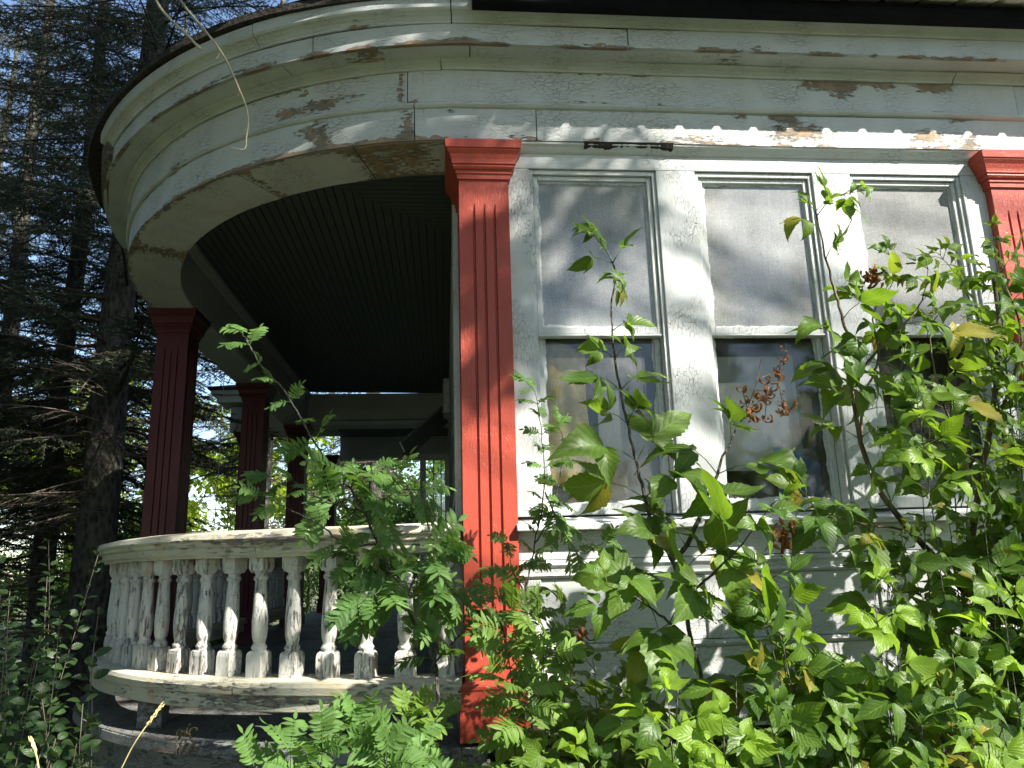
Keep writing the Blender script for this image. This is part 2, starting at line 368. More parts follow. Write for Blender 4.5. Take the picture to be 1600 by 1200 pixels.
# roof edge and roof
sweep('roof_edge', [(.232, 2.263), (.236, 2.292), (.0, 2.36), (.0, 2.263)], M['shingle'], house, seed=10, wb=.008, s1=X(2.0) , sub=.3)
Vr = []; Fr = []
Pq, Nq, Sq = path(0, step=.15)
for i in range(len(Pq)):
    o = .235+.006*math.sin(i*2.3)
    Vr.append((Pq[i, 0]+Nq[i, 0]*o, Pq[i, 1]+Nq[i, 1]*o, EZ(2.295)))
    c = np.array([max(.9, Pq[i, 0]), max(2.4, Pq[i, 1])]); Vr.append((c[0], c[1], EZ(2.95)))
for i in range(len(Pq)-1): Fr.append((2*i, 2*i+2, 2*i+3, 2*i+1))
mesh_np('porch_roof', Vr, Fr, M['shingle'], house)
g = MB(); gx0 = at(738, 10, -.26)[0]
g.prism([(-.215, EZ(2.190)), (-.258, EZ(2.190)), (-.266, EZ(2.200)), (-.270, EZ(2.236)), (-.280, EZ(2.246)), (-.274, EZ(2.250)), (-.215, EZ(2.250))], gx0, 7, 'x').build('gutter', M['black'], house, .002)
# ribbed metal roofing
Vt = []; Ft = []; nx_ = 1300
xs = np.linspace(.56, 7.2, nx_)
for x in xs:
    ph = (x % .165)/.165; r_ = .018*max(0, min(1, (.13-abs(ph-.3))/.06))+.004*max(0, 1-abs(ph-.62)/.03)+.004*max(0, 1-abs(ph-.85)/.03)
    for (y, z) in ((-.335, 2.243), (2.6, 3.38)):
        Vt.append((x, y, EZ(z+r_)))
        Vt.append((x, y, EZ(z+r_-.0015)))
for i in range(nx_-1):
    b = 4*i; Ft += [(b, b+4, b+6, b+2), (b+1, b+3, b+7, b+5), (b, b+1, b+5, b+4)]
mesh_np('metal_roof', Vt, Ft, M['tin'], house)

# --- facade wall between the pilasters (outer plane Y=.04)
YW = .04
WIN = [(.365, .913), (1.085, 1.612), (1.785, 2.300), (3.0, 3.53), (3.72, 4.24), (4.44, 4.96)]
ZT, ZB = 1.632, .175
mb = MB()
mb.box(.26, 2.42, YW, YW+.10, EZ(ZT), EZ(1.737))
mb.build('wall_header', M['white_x'], house, .002)
xsn = [.26]+[v for wn in WIN[:3] for v in wn]+[2.42]
for a, b in [(xsn[0], xsn[1]), (xsn[2], xsn[3]), (xsn[4], xsn[5]), (xsn[6], xsn[7])]:
    MB().box(a, b, YW-.001, YW+.11, EZ(ZB), EZ(ZT-.002)).build('window_casing', M['white_z'], house, .003)
MB().box(2.6, 3.0, YW, YW+.1, EZ(-.3), EZ(1.737)).box(5.0, 7.0, YW, YW+.1, EZ(-.3), EZ(1.737)).box(3.0, 5.0, YW, YW+.1, EZ(-.3), EZ(.175)).box(3.0, 5.0, YW, YW+.1, EZ(1.632), EZ(1.737)).build('far_wall', M['white_x'], house)
# cove under the architrave
MB().prism([(YW, EZ(1.737)), (.004, EZ(1.7365)), (.006, EZ(1.728)), (.016, EZ(1.722)), (.026, EZ(1.706)), (.034, EZ(1.700)), (YW, EZ(1.698))], .30, 2.38, 'x').build('cove_mould', M['white_x'], house, .0015)
# splintered missing piece of cove over the first window: bare wood
rw = np.cumsum(np.random.default_rng(4).normal(0, .0035, 34)); rw -= np.linspace(rw[0], rw[-1], 34)
rt2 = [(.60+.0118*i+random.uniform(0, .006), 1.7395, 1.7095+float(np.clip(rw[i], -.010, .012))) for i in range(34)]
Vc = [v for x, a, b in rt2 for v in ((x, -.0008, EZ(a)), (x, .010, EZ((a+b)/2-.004)), (x, .030, EZ(b)), (x, .036, EZ(a)))]
mesh_np('rotten_cove', Vc, [(4*i+a, 4*i+4+a, 4*i+4+(a+1) % 4, 4*i+(a+1) % 4) for i in range(33) for a in range(4)]+[(3, 2, 1, 0), (132, 133, 134, 135)], M['shingle'], house)
# sill, apron, panels below
MB().prism([(-.028, EZ(.118)), (-.030, EZ(.138)), (YW+.06, EZ(.172)), (YW+.06, EZ(.118))], .265, 2.41, 'x').build('sill_board', M['white_x'], house, .003)
MB().box(.265, 2.41, YW-.006, YW+.08, EZ(.012), EZ(.118)).build('apron_board', M['white_x'], house, .003)
MB().prism([(YW+.05, EZ(.010)), (YW-.004, EZ(.010)), (YW-.016, EZ(.003)), (YW-.018, EZ(-.008)), (YW-.008, EZ(-.017)), (YW-.004, EZ(-.036)), (YW-.014, EZ(-.046)), (YW-.004, EZ(-.056)), (YW+.05, EZ(-.056))], .265, 2.41, 'x').build('panel_mould', M['white_x'], house)
MB().box(.265, 2.41, YW+.004, YW+.08, EZ(-.292), EZ(-.058)).build('panel_board', M['white_x'], house, .003)
MB().prism([(YW+.05, EZ(-.294)), (YW-.010, EZ(-.294)), (YW-.012, EZ(-.306)), (YW, EZ(-.318)), (YW+.05, EZ(-.318))], .265, 2.41, 'x').build('lower_mould', M['white_x'], house)
MB().box(.265, 2.41, YW+.002, YW+.08, EZ(-.60), EZ(-.320)).build('base_board', M['white_x'], house, .003)
for x in (.30, .98, 1.67): MB().box(x, x+.055, YW-.006, YW+.01, EZ(-.290), EZ(-.060)).build('panel_stile', M['white_z'], house, .003)
MB().box(.3, 7, .14, .2, 0, EZ(-.60)).build('foundation', M['shingle'], house)

# --- windows
def glassmat(name, dust, base=(.30, .30, .29), refl=1.):
    k = NT(name); co = k.obj()
    n1 = k.noise(co, 210, 3, .7); n2 = k.noise(co, 3.5, 5, .6); n3 = k.noise(k.map(co, (14, 1, 1)), 8, 4, .6)
    f = k.math('ADD', k.ramp(n1, .3, .75, -.10, .12), k.ramp(n2, .3, .7, -.20, .22)); f = k.math('ADD', f, k.ramp(n3, .4, .8, 0, .10)); f = k.math('ADD', f, dust, clamp=True)
    d = k.new('ShaderNodeBsdfDiffuse'); k.li(k.mix(k.ramp(n1, .45, .75), base, tuple(min(1, c*1.3) for c in base)), d.inputs[0])
    t = k.new('ShaderNodeBsdfTransparent'); t.inputs[0].default_value = (.8, .82, .8, 1)
    gl = k.new('ShaderNodeBsdfGlossy'); gl.inputs['Roughness'].default_value = .09; gl.inputs[0].default_value = (1, 1, 1, 1)
    b = k.bump(k.noise(co, 3, 2), .25, .02); k.li(b, gl.inputs['Normal'])
    fr = k.new('ShaderNodeFresnel'); fr.inputs[0].default_value = 1.5; k.li(b, fr.inputs[1])
    m1 = k.new('ShaderNodeMixShader'); k.li(f, m1.inputs[0]); k.li(t.outputs[0], m1.inputs[1]); k.li(d.outputs[0], m1.inputs[2])
    m2 = k.new('ShaderNodeMixShader'); k.li(k.math('MULTIPLY', fr.outputs[0], refl, clamp=True), m2.inputs[0]); k.li(m1.outputs[0], m2.inputs[1]); k.li(gl.outputs[0], m2.inputs[2])
    k.li(m2.outputs[0], k.out.inputs[0]); return k.m
M['glass_up'] = glassmat('dusty_storm_glass', .60, (.37, .375, .365))
M['glass_lo'] = glassmat('thin_dust_glass', .05, (.30, .30, .29), refl=.6)
def ragged(x0, x1, z0, z1, depth, seed, n=60):
    """sloppy rim of putty paint round a pane: outer rectangle, ragged inner edge, 1 mm thick"""
    r = np.random.default_rng(seed); V = []; F = []
    per = []
    for k in range(n*4):
        e, t = divmod(k, n); t /= n
        c = [(x0+(x1-x0)*t, z0), (x1, z0+(z1-z0)*t), (x1-(x1-x0)*t, z1), (x0, z1-(z1-z0)*t)][e]; per.append(c)
    wv = np.convolve(r.random(n*4+8), np.ones(5)/5, 'same')[4:-4]
    big_ = .5+.5*np.sin(np.arange(n*4)*.13+seed*2)
    for k, (x, z) in enumerate(per):
        cx, cz = (x0+x1)/2, (z0+z1)/2; w_ = .003+.010*wv[k]**2*2+.012*max(0, big_[k]-.72)
        e = min(abs(x-x0), abs(x-x1), abs(z-z0), abs(z-z1))
        nx = (w_ if x < x0+w_ else (-w_ if x > x1-w_ else 0)); nz = (w_ if z < z0+w_ else (-w_ if z > z1-w_ else 0))
        V += [(x, depth, z), (x+nx, depth, z+nz), (x, depth+.0012, z), (x+nx, depth+.0012, z+nz)]
    m_ = n*4
    for k in range(m_):
        a, b = 4*k, 4*((k+1) % m_); F += [(a, b, b+1, a+1), (a+1, b+1, b+3, a+3)]
    return V, F
def window(i, x0, x1):
    g_ = empty('window', (x0, YW, EZ(ZB)), '', ''); del_keys(g_)
    g_.parent = house; g_.location = Vector((x0, YW, EZ(ZB)))-house.location
    zm = .905
    fr = MB()
    # stops and jamb lining: narrow stepped frame
    for (d0, d1, wd) in ((.010, .10, .016),):
        fr.box(x0, x0+wd, YW+d0, YW+d1, EZ(ZB), EZ(ZT-.003)).box(x1-wd, x1, YW+d0, YW+d1, EZ(ZB), EZ(ZT-.003)).box(x0+wd, x1-wd, YW+d0, YW+d1, EZ(ZT-.022), EZ(ZT-.003))
    fr.build('frame', M['white_z'], g_, .002)
    def sash(name, za, zb, yd, st, gm, seed, brail):
        a, b = x0+.018, x1-.018
        s_ = MB(); s_.box(a, a+st, yd, yd+.035, EZ(za), EZ(zb)).box(b-st, b, yd, yd+.035, EZ(za), EZ(zb)).box(a+st, b-st, yd+.0005, yd+.034, EZ(zb-st), EZ(zb)).box(a+st, b-st, yd+.0005, yd+.034, EZ(za), EZ(za+brail))
        so = s_.build(name, M['white_z'], g_, .003)
        V, F = ragged(a+st-.0005, b-st+.0005, EZ(za+brail)-.0005, EZ(zb-st)+.0005, yd+.016, seed)
        pr_ = mesh_np('putty_rim', V, F, M['white_z'], so)
        gp = MB().box(a+st-.004, b-st+.004, yd+.0178, yd+.0208, EZ(za+brail-.004), EZ(zb-st+.004)).build('pane', gm, so)
        return so
    sash('upper_sash', zm, ZT-.024, YW+.022, .019, M['glass_up'], 10+i, .030)
    sash('lower_sash', ZB+.004, zm+.030, YW+.060, .024, M['glass_lo'] , 20+i, .045)
    MB().box(x0+.018, x1-.018, YW+.018, YW+.058, EZ(zm-.010), EZ(zm-.001)).build('meeting_rail', M['white_x'], g_, .002)
    return g_
def del_keys(o):
    for k in ('label', 'category', 'group'):
        if k in o: del o[k]
for i, (a, b) in enumerate(WIN): 
    wo = window(i, a, b)
# room behind the windows
rm = MB(); rm.box(.2, 7.0, 2.6, 2.7, EZ(-.7), EZ(2.0)).box(.2, 7, .2, 2.6, EZ(-.7), EZ(-.62)).box(.2, 7, .2, 2.6, EZ(1.95), EZ(2.05)).box(6.9, 7, .15, 2.6, EZ(-.6), EZ(1.95))
rm.build('room', M['interior'], house)

# --- pilasters and porch columns
def column_at(cx, y0, y1, ztop=1.737, zbot=-.615, w_=.205, mat='red', cap_full=True, lean=0., label=None):
    """square fluted column with stepped capital; front face at y0, back at y1"""
    g_ = bpy.data.objects.new('column', None); col.objects.link(g_); g_.parent = house
    g_.location = Vector((cx, y0, EZ(zbot)))-house.location; g_.empty_display_size = .1
    if label: g_['label'] = label
    h = w_/2; Ms = M[mat]
    # fluted shaft: horizontal section with V grooves on front, left faces, extruded
    def sect(gr):
        pts = []; d = .012*gr; gw = .0055
        gx = [-.042, 0, .042]
        pts.append((cx-h, y0))
        for q in gx: pts += [(cx+q-gw, y0), (cx+q-gw*.5, y0+d), (cx+q+gw*.5, y0+d), (cx+q+gw, y0)]
        pts.append((cx+h, y0))
        dep = y1-y0; ys = [y0+dep*.3, y0+dep*.5, y0+dep*.7]
        for q in ys: pts += [(cx+h, q-gw), (cx+h-d, q-gw*.5), (cx+h-d, q+gw*.5), (cx+h, q+gw)]
        pts += [(cx+h, y1), (cx-h, y1)]
        for q in reversed(ys): pts += [(cx-h, q+gw), (cx-h+d, q+gw*.5), (cx-h+d, q-gw*.5), (cx-h, q-gw)]
        return pts
    zt = ztop-.155
    levels = [(zbot, 1.12, 0), (zbot+.20, 1.12, 0), (zbot+.204, 1.0, 0), (zbot+.27, 1.0, 0), (zbot+.30, 1.0, 1), (zt-.15, 1.0, 1), (zt-.11, 1.0, 0), (zt, 1.0, 0)]
    levels = [l for l in levels if l[0] > zbot+.2]
    levels = [(zbot+.195, 1.0, 0)]+levels
    V = []; F = []; n = len(sect(1)); cy = (y0+y1)/2
    for z, sc, gr in levels:
        for (x, y) in sect(gr): V.append((cx+(x-cx)*sc+lean*(z-zbot), cy+(y-cy)*sc, EZ(z)))
    for i in range(len(levels)-1):
        for j in range(n): F.append((i*n+j, i*n+(j+1) % n, (i+1)*n+(j+1) % n, (i+1)*n+j))
    mesh_np('shaft', V, F, Ms, g_)
    def stack(name, L, ends=True):
        V = []; F = []
        for z, e in L:
            for sx, sy in ((-1, 0), (1, 0), (1, 1), (-1, 1)):
                V.append((cx+sx*(h+e)+lean*(z-zbot), (y0-e if sy == 0 else y1+e), EZ(z)))
        for i in range(len(L)-1):
            for j in range(4): F.append((4*i+j, 4*i+(j+1) % 4, 4*i+4+(j+1) % 4, 4*i+4+j))
        F += [(3, 2, 1, 0), tuple(4*(len(L)-1)+j for j in range(4))]
        o = mesh_np(name, V, F, Ms, g_)
        b = o.modifiers.new('bevel', 'BEVEL'); b.width = .0015; b.segments = 2; b.limit_method = 'ANGLE'
    stack('capital', [(zt-.004, .0), (zt-.003, .008), (zt+.018, .008), (zt+.020, .013), (zt+.034, .013), (zt+.036, .020), (zt+.046, .026), (zt+.054, .023), (zt+.057, .029), (zt+.064, .029), (zt+.075, .031), (zt+.095, .038), (zt+.112, .049),
                      (zt+.114, .047), (zt+.118, .053), (zt+.153, .056), (zt+.1545, .054)])
    stack('base', [(zbot, .022), (zbot+.10, .022), (zbot+.105, .017), (zbot+.165, .014), (zbot+.172, .018), (zbot+.182, .018), (zbot+.192, .008), (zbot+.198, .0)])
    return g_
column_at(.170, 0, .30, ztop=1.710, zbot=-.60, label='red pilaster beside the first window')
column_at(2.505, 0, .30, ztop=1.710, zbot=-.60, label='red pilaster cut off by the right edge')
column_at(-1.805, 2.20, 2.42, ztop=1.731, mat='shaded_red')
column_at(-1.79, 4.36, 4.58, ztop=1.731, mat='shaded_red')
column_at(-1.79, 6.55, 6.77, ztop=1.731, mat='shaded_red')
column_at(-2.5, 7.05, 7.27, ztop=1.731, mat='shaded_red')
column_at(-1.79, 9.2, 9.42, ztop=1.731, mat='shaded_red')

# --- porch ceiling, beams, side wall
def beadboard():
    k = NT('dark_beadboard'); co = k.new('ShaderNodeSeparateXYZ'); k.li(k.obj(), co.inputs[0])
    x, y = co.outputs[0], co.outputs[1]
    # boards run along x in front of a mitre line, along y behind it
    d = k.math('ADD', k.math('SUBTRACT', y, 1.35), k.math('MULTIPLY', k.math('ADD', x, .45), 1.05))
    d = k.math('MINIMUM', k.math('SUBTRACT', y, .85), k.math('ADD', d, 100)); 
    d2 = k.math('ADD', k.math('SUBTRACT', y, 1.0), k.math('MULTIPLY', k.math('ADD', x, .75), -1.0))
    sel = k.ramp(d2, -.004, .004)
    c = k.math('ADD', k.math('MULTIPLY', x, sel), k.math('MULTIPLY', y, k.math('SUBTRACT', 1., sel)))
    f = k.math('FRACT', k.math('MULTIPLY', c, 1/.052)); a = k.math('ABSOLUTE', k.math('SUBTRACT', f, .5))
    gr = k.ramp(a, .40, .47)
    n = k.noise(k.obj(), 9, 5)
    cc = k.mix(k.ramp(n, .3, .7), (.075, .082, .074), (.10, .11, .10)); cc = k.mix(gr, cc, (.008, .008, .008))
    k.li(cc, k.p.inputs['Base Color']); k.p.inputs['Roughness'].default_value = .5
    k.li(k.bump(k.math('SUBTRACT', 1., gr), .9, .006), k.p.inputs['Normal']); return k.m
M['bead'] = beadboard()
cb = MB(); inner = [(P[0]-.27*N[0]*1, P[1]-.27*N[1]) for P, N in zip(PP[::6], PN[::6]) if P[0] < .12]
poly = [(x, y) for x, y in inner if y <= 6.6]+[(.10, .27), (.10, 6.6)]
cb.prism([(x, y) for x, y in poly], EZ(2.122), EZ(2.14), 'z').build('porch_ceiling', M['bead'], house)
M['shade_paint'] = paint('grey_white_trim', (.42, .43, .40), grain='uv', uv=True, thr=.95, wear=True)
# inner face of the ring beam with its mouldings
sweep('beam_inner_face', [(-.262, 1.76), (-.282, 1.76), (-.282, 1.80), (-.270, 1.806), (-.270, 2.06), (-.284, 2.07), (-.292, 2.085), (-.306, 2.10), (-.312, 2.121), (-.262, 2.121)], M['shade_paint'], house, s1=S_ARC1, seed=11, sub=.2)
MB().box(-1.68, .10, 6.6, 6.66, EZ(1.95), EZ(2.13)).box(-1.68, .1, 6.57, 6.62, EZ(1.80), EZ(1.945)).box(-1.68, .1, 6.64, 6.9, EZ(1.735), EZ(1.79)).build('cross_beam', M['white_x'], house, .003)
MB().box(-1.68, .10, 6.95, 12.5, EZ(2.08), EZ(2.12)).build('far_ceiling', M['bead'], house)
MB().box(-1.68, .10, 9.6, 9.8, EZ(1.72), EZ(2.08)).build('far_cross_beam', M['white_x'], house)
MB().box(.075, .2, .32, 12.5, EZ(-.615), EZ(2.13)).build('side_wall', M['white_z'], house)
for k in range(17):
    z = -.60+k*.155
    MB().prism([(.075, EZ(z)), (.050, EZ(z)), (.062, EZ(z+.153)), (.075, EZ(z+.153))], .62, 12.5, 'y').build('clapboard', M['white_y'], house)
MB().box(.045, .12, .31, .60, EZ(-.61), EZ(2.12)).build('corner_board', M['white_z'], house, .003)
# porch wing turning left at the back
wg = MB(); wg.box(-2.72, -1.97, 7.0, 7.28, EZ(1.737), EZ(1.885)).box(-2.72, -1.97, 7.01, 7.27, EZ(1.888), EZ(2.06)).box(-2.86, -2.16, 6.86, 7.3, EZ(2.09), EZ(2.18)).box(-2.92, -2.2, 6.80, 7.3, EZ(2.182), EZ(2.24)).build('wing_entablature', M['white_x'], house, .004)
MB().prism([(6.75, EZ(2.242)), (6.75, EZ(2.27)), (9.2, EZ(2.9)), (9.2, EZ(2.242))], -2.95, -2.2, 'x').build('wing_roof', M['shingle'], house)
MB().box(-2.7, -1.6, 7.3, 9.4, EZ(2.06), EZ(2.10)).build('wing_ceiling', M['bead'], house)
# house body above and behind the porch (blocks the sky)
MB().box(.8, 7.2, 2.62, 12, EZ(-.7), EZ(5.2)).build('upper_storey', M['white_x'], house)

# --- deck and skirt
dk_ = [(P[0]+.05*N[0], P[1]+.05*N[1]) for P, N in zip(PP, PN) if P[0] < .2]
nb = 0; y = 0
xs_ = np.arange(-2.06, .06, .088)
def deck_front(x):
    xx = min(max((x-.15)/2.15, -1), 0); return 2.2-2.25*math.sqrt(max(0, 1-xx*xx))
deck = MB()
for x in xs_:
    a, b = x, x+.085
    if b < -1.995: continue
    a = max(a, -1.998)
    ya, yb = deck_front(a), deck_front(b); j = random.uniform(-.008, .006)
    P4 = [(a, ya+j), (b, yb+j), (b, 12), (a, 12)]
    deck.prism(P4, EZ(-.655), EZ(-.615)+random.uniform(-.0015, .0015), 'z')
deck.build('deck', M['deck'], house)
sweep('skirt_board', [(.0, -1.55), (.0, -.80), (.012, -.79), (.012, -.775), (.0, -.765), (.0, -.668), (-.03, -.668), (-.03, -1.55)], M['skirt'], house, s1=S_ARC1, seed=12, sub=.06, wb=.004)
sweep('deck_nosing', [(.03, -.618), (.052, -.622), (.056, -.655), (.03, -.66)], M['skirt'], house, s1=S_ARC1-.02, seed=13, sub=.02, wb=.004, breaks=[s_at(160, 1138, z=-.62), s_at(300, 1158, z=-.62)], gap=.006,
      chips=[(s_at(300, 1158, z=-.62), -.62, .1, 1, .2)])

# --- railing
rail = bpy.data.objects.new('railing', None); col.objects.link(rail); rail.parent = house; rail.location = Vector((-.8, .3, EZ(-.6)))-house.location
rail['label'] = 'peeling cream balustrade curving round the porch corner'
S_R = S_ARC1-.095; SAG = 0
rc = [(s_at(300, 850, z=.1), .12, .5, .03, .10), (s_at(450, 840, z=.11), .12, .3, .02, .16), (s_at(700, 830, z=.11), .1, .2, .06, .1)]
sweep('top_rail', [(-.155, .055), (-.020, .055), (-.020, .062), (-.008, .072), (-.008, .095), (.006, .102), (.008, .115), (.016, .122), (.018, .128), (.012, .148), (-.02, .155), (-.10, .166), (-.19, .150), (-.193, .122), (-.168, .10), (-.16, .06)],
      M['rail'], rail, s1=S_R, breaks=[s_at(160, 860, z=.12), s_at(265, 840, z=.12)], seed=14, wb=.004, chips=rc)
sweep('bottom_rail', [(-.20, -.405), (-.20, -.440), (.008, -.440), (.012, -.415), (.006, -.400), (-.02, -.3905), (-.10, -.388), (-.18, -.392)], M['rail'], rail, s1=S_R, breaks=[s_at(330, 1070, z=-.39)], seed=15, wb=.004,
      chips=[(s_at(300, 1065, z=-.4), -.42, .3, .02, .12), (s_at(560, 1070, z=-.4), -.42, .3, .02, .12)])
sweep('rail_board', [(-.18, -.505), (-.018, -.505), (-.008, -.500), (-.008, -.450), (-.002, -.446), (-.002, -.443), (-.18, -.443)], M['rail'], rail, s1=S_R, breaks=[s_at(175, 1080, z=-.46)], seed=16, wb=.004,
      chips=[(s_at(360, 1100, z=-.48), -.47, .3, .03, .12), (s_at(480, 1105, z=-.48), -.46, .25, .02, .16)])
def baluster_mesh():
    prof = [(.027, .090), (.026, .096), (.0295, .101), (.0295, .107), (.025, .112), (.0225, .118), (.0225, .124), (.026, .134), (.0285, .150), (.0300, .175), (.0304, .196), (.0295, .22), (.0275, .25), (.0265, .28), (.024, .32), (.0225, .345), (.022, .352), (.0275, .357), (.029, .363), (.0275, .369), (.023, .373), (.023, .379), (.029, .386), (.030, .392)]
    V = []; F = []; n = 20
    for r, z in prof:
        for k in range(n): V.append((r*math.cos(2*math.pi*k/n), r*math.sin(2*math.pi*k/n), z))
    for i in range(len(prof)-1):
        for k in range(n): F.append((i*n+k, i*n+(k+1) % n, (i+1)*n+(k+1) % n, (i+1)*n+k))
    b = len(V); smooth_n = len(F)
    def blk(z0, z1, h, round_=0):
        nonlocal V, F
        b = len(V)
        L = [(z0, h), (z1-round_, h), (z1-round_*.35, h-.002), (z1, h-.009 if round_ else h)] if round_ >= 0 else [(z0, h-.007), (z0-round_, h), (z1, h)]
        for z, e in L:
            for sx, sy in ((-1, -1), (1, -1), (1, 1), (-1, 1)): V.append((sx*e, sy*e, z))
        for i in range(len(L)-1):
            for j in range(4): F.append((b+4*i+j, b+4*i+(j+1) % 4, b+4*i+4+(j+1) % 4, b+4*i+4+j))
        F.append((b+3, b+2, b+1, b)); t = b+4*(len(L)-1); F.append((t, t+1, t+2, t+3))
    blk(-.002, .092, .0335, .022); blk(.385, .446, .034, -.018)
    me = bpy.data.meshes.new('baluster'); me.from_pydata(V, [], F); me.materials.append(M['baluster'])
    me.polygons.foreach_set('use_smooth', [i < smooth_n for i in range(len(F))]); return me
bm_ = baluster_mesh(); nbal = 0
s_first = s_at(686, 1055, z=-.39)
s = s_first+.02
k_ = 0
while s > .3 and nbal < 46:
    x = np.interp(s, PS, PP[:, 0]); y = np.interp(s, PS, PP[:, 1]); nx = np.interp(s, PS, PN[:, 0]); ny = np.interp(s, PS, PN[:, 1])
    cx, cy = x-nx*.088, y-ny*.088
    near_col = any(abs(cy-c) < .17 for c in (2.31, 4.47, 6.66)) and cx < -1.6
    if not near_col:
        o = bpy.data.objects.new('baluster', bm_); col.objects.link(o); o.parent = rail
        rp = house.location+rail.location
        o.location = Vector((cx, cy, EZ(-.389)))-rp
        o.rotation_euler = (random.uniform(-.012, .012), random.uniform(-.012, .012), math.atan2(ny, nx)+math.pi/2+random.choice((0, 0, math.pi/2, math.pi)))
        nbal += 1
    s -= .157
for (px, py, wd) in ((221, 1116, .05),):
    sq = s_at(px, py, z=-.56); x = np.interp(sq, PS, PP[:, 0]); y = np.interp(sq, PS, PP[:, 1])
    MB().box(x-wd+.05, x+wd+.05, y+.03, y+.12, EZ(-.614), EZ(-.507)).build('rail_block', M['deck'], rail, .003)

# --- things on the porch and behind the glass
ob = MB().box(-.005, .045, 3.25, 3.55, EZ(1.22), EZ(1.50)); 
for k in range(9): ob.box(-.010, -.004, 3.29, 3.51, EZ(1.26+k*.024), EZ(1.272+k*.024))
tag(ob.build('air_conditioner', simple('dull_grey_enamel', (.30, .32, .33), .5), None, .004), 'small grey louvred box fixed high on the shaded porch wall', 'air conditioner')
fl = empty('awning_flap', (-.2, 4.2, EZ(1.9)), 'sloping flap hanging from the porch wall under the far beam', 'awning')
q0, q1 = at(704, 622, 4.6), at(624, 690, 4.2)
Mf = MB()
Mf.v += [tuple(q0), tuple(q0+[0, 1.1, 0]), tuple(q1+[0, 1.1, 0]), tuple(q1), tuple(q0-[0, 0, .03]), tuple(q0+[0, 1.1, -.03]), tuple(q1+[0, 1.1, -.03]), tuple(q1-[0, 0, .03])]
Mf.f += [(0, 1, 2, 3), (4, 7, 6, 5), (0, 3, 7, 4), (1, 5, 6, 2), (0, 4, 5, 1), (3, 2, 6, 7)]
Mf.build('panel', simple('grey_flap', (.20, .20, .18), .7), fl)
MB().tube([at(690, 642, 4.5), at(712, 672, 4.5)], .008).tube([at(625, 690, 4.2), at(632, 706, 4.2)], .012).build('bracket', simple('steel_strut', (.25, .25, .24), .4, .5), fl)
dr = empty('glazed_door', (-.1, 6.0, EZ(-.61)), 'open glass door standing ajar at the far end of the porch', 'door')
a0 = at(656, 710, 6.0); zt_ = a0[2]; x0_ = a0[0]
MB().box(x0_, x0_+.07, 6.0, 6.04, EZ(-.6), zt_).box(.0, .06, 6.0, 6.04, EZ(-.6), zt_+.05).box(x0_+.07, 0, 6.001, 6.039, zt_-.07, zt_).box(x0_+.07, 0, 6.001, 6.039, EZ(-.6), EZ(-.3)).box(x0_+.15, x0_+.165, 6.01, 6.03, EZ(-.3), zt_-.07).box(x0_+.235, x0_+.25, 6.01, 6.03, EZ(-.3), zt_-.07).build('door_frame', M['white_z'], dr, .003)
kk = NT('clear_glass'); tb = kk.new('ShaderNodeBsdfTransparent'); gb = kk.new('ShaderNodeBsdfGlossy'); gb.inputs['Roughness'].default_value = .03; mx = kk.new('ShaderNodeMixShader'); mx.inputs[0].default_value = .08
kk.li(tb.outputs[0], mx.inputs[1]); kk.li(gb.outputs[0], mx.inputs[2]); kk.li(mx.outputs[0], kk.out.inputs[0])
MB().box(x0_+.07, 0, 6.018, 6.022, EZ(-.3), zt_-.07).build('pane', kk.m, dr)
tag(MB().tube([at(351, 583, 3.0), at(346, 640, 3.0), at(343, 720, 3.0), at(334, 830, 3.0)], .003, 5).build('hanging_string', M['string']), 'thin pale string hanging beside the second red column', 'string')

# curtains and panels inside the glass
def cloth(name, x0, x1, z0, z1, y, amp, n, mat, label, cat, top_drop=0, seed=1):
    r = np.random.default_rng(seed); nx_, nz_ = 60, 40; V = []; F = []
    for j in range(nz_+1):
        for i in range(nx_+1):
            u, v = i/nx_, j/nz_
            V.append((x0+(x1-x0)*u*(1-.18*math.sin(v*2.4+seed)*(1 if name == 'plastic_sheet' else 0)), y+amp*math.sin(u*n*6.28+2*math.sin(v*3+seed))*(.4+.6*v)+amp*.6*math.sin(v*7+u*9+seed), EZ(z1-(z1-z0)*v-top_drop*u*u*(1-v))))
    for j in range(nz_):
        for i in range(nx_): a = j*(nx_+1)+i; F.append((a, a+1, a+nx_+2, a+nx_+1))
    o = mesh_np(name, V, F, mat, None, True); s_ = o.modifiers.new('thick', 'SOLIDIFY'); s_.thickness = .0015
    return tag(o, label, cat)
M['plastic'] = simple('amber_plastic', (.86, .58, .22), .35, 0, .3, 12, .35)
def lace():
    k = NT('lace_net'); co = k.obj(); v = k.voro(k.map(co, (1, 0, 1)), 34); d = k.math('SINE', k.math('MULTIPLY', v.outputs['Distance'], 260.))
    k.li(k.mix(k.ramp(d, -.2, .3), (.16, .12, .07), (.55, .45, .28)), k.p.inputs['Base Color']); k.p.inputs['Roughness'].default_value = .8; return k.m
cloth('plastic_sheet', .40, .62, .30, .90, .150, .010, 2.2, M['plastic'], 'creased amber plastic sheet hanging inside the window nearest the pilaster', 'plastic sheet', .05)
cloth('lace_curtain', .395, .88, .205, .40, .20, .004, 3, lace(), 'patterned cream lace strip low inside the window nearest the pilaster', 'lace curtain')
tag(MB().box(.64, .84, .21, .215, EZ(.40), EZ(.875)).build('paper_panel', simple('grey_paper', (.42, .42, .41), .8, 0, 0, 5, .15)), 'grey paper sheet behind the lower pane nearest the pilaster', 'paper sheet')
tag(MB().box(1.118, 1.50, .19, .195, EZ(.35), EZ(.84)).build('window_screen', simple('grey_film', (.40, .42, .43), .6, 0, 0, 5, .2)), 'pale grey sheet inside the middle window\'s lower pane', 'paper sheet')
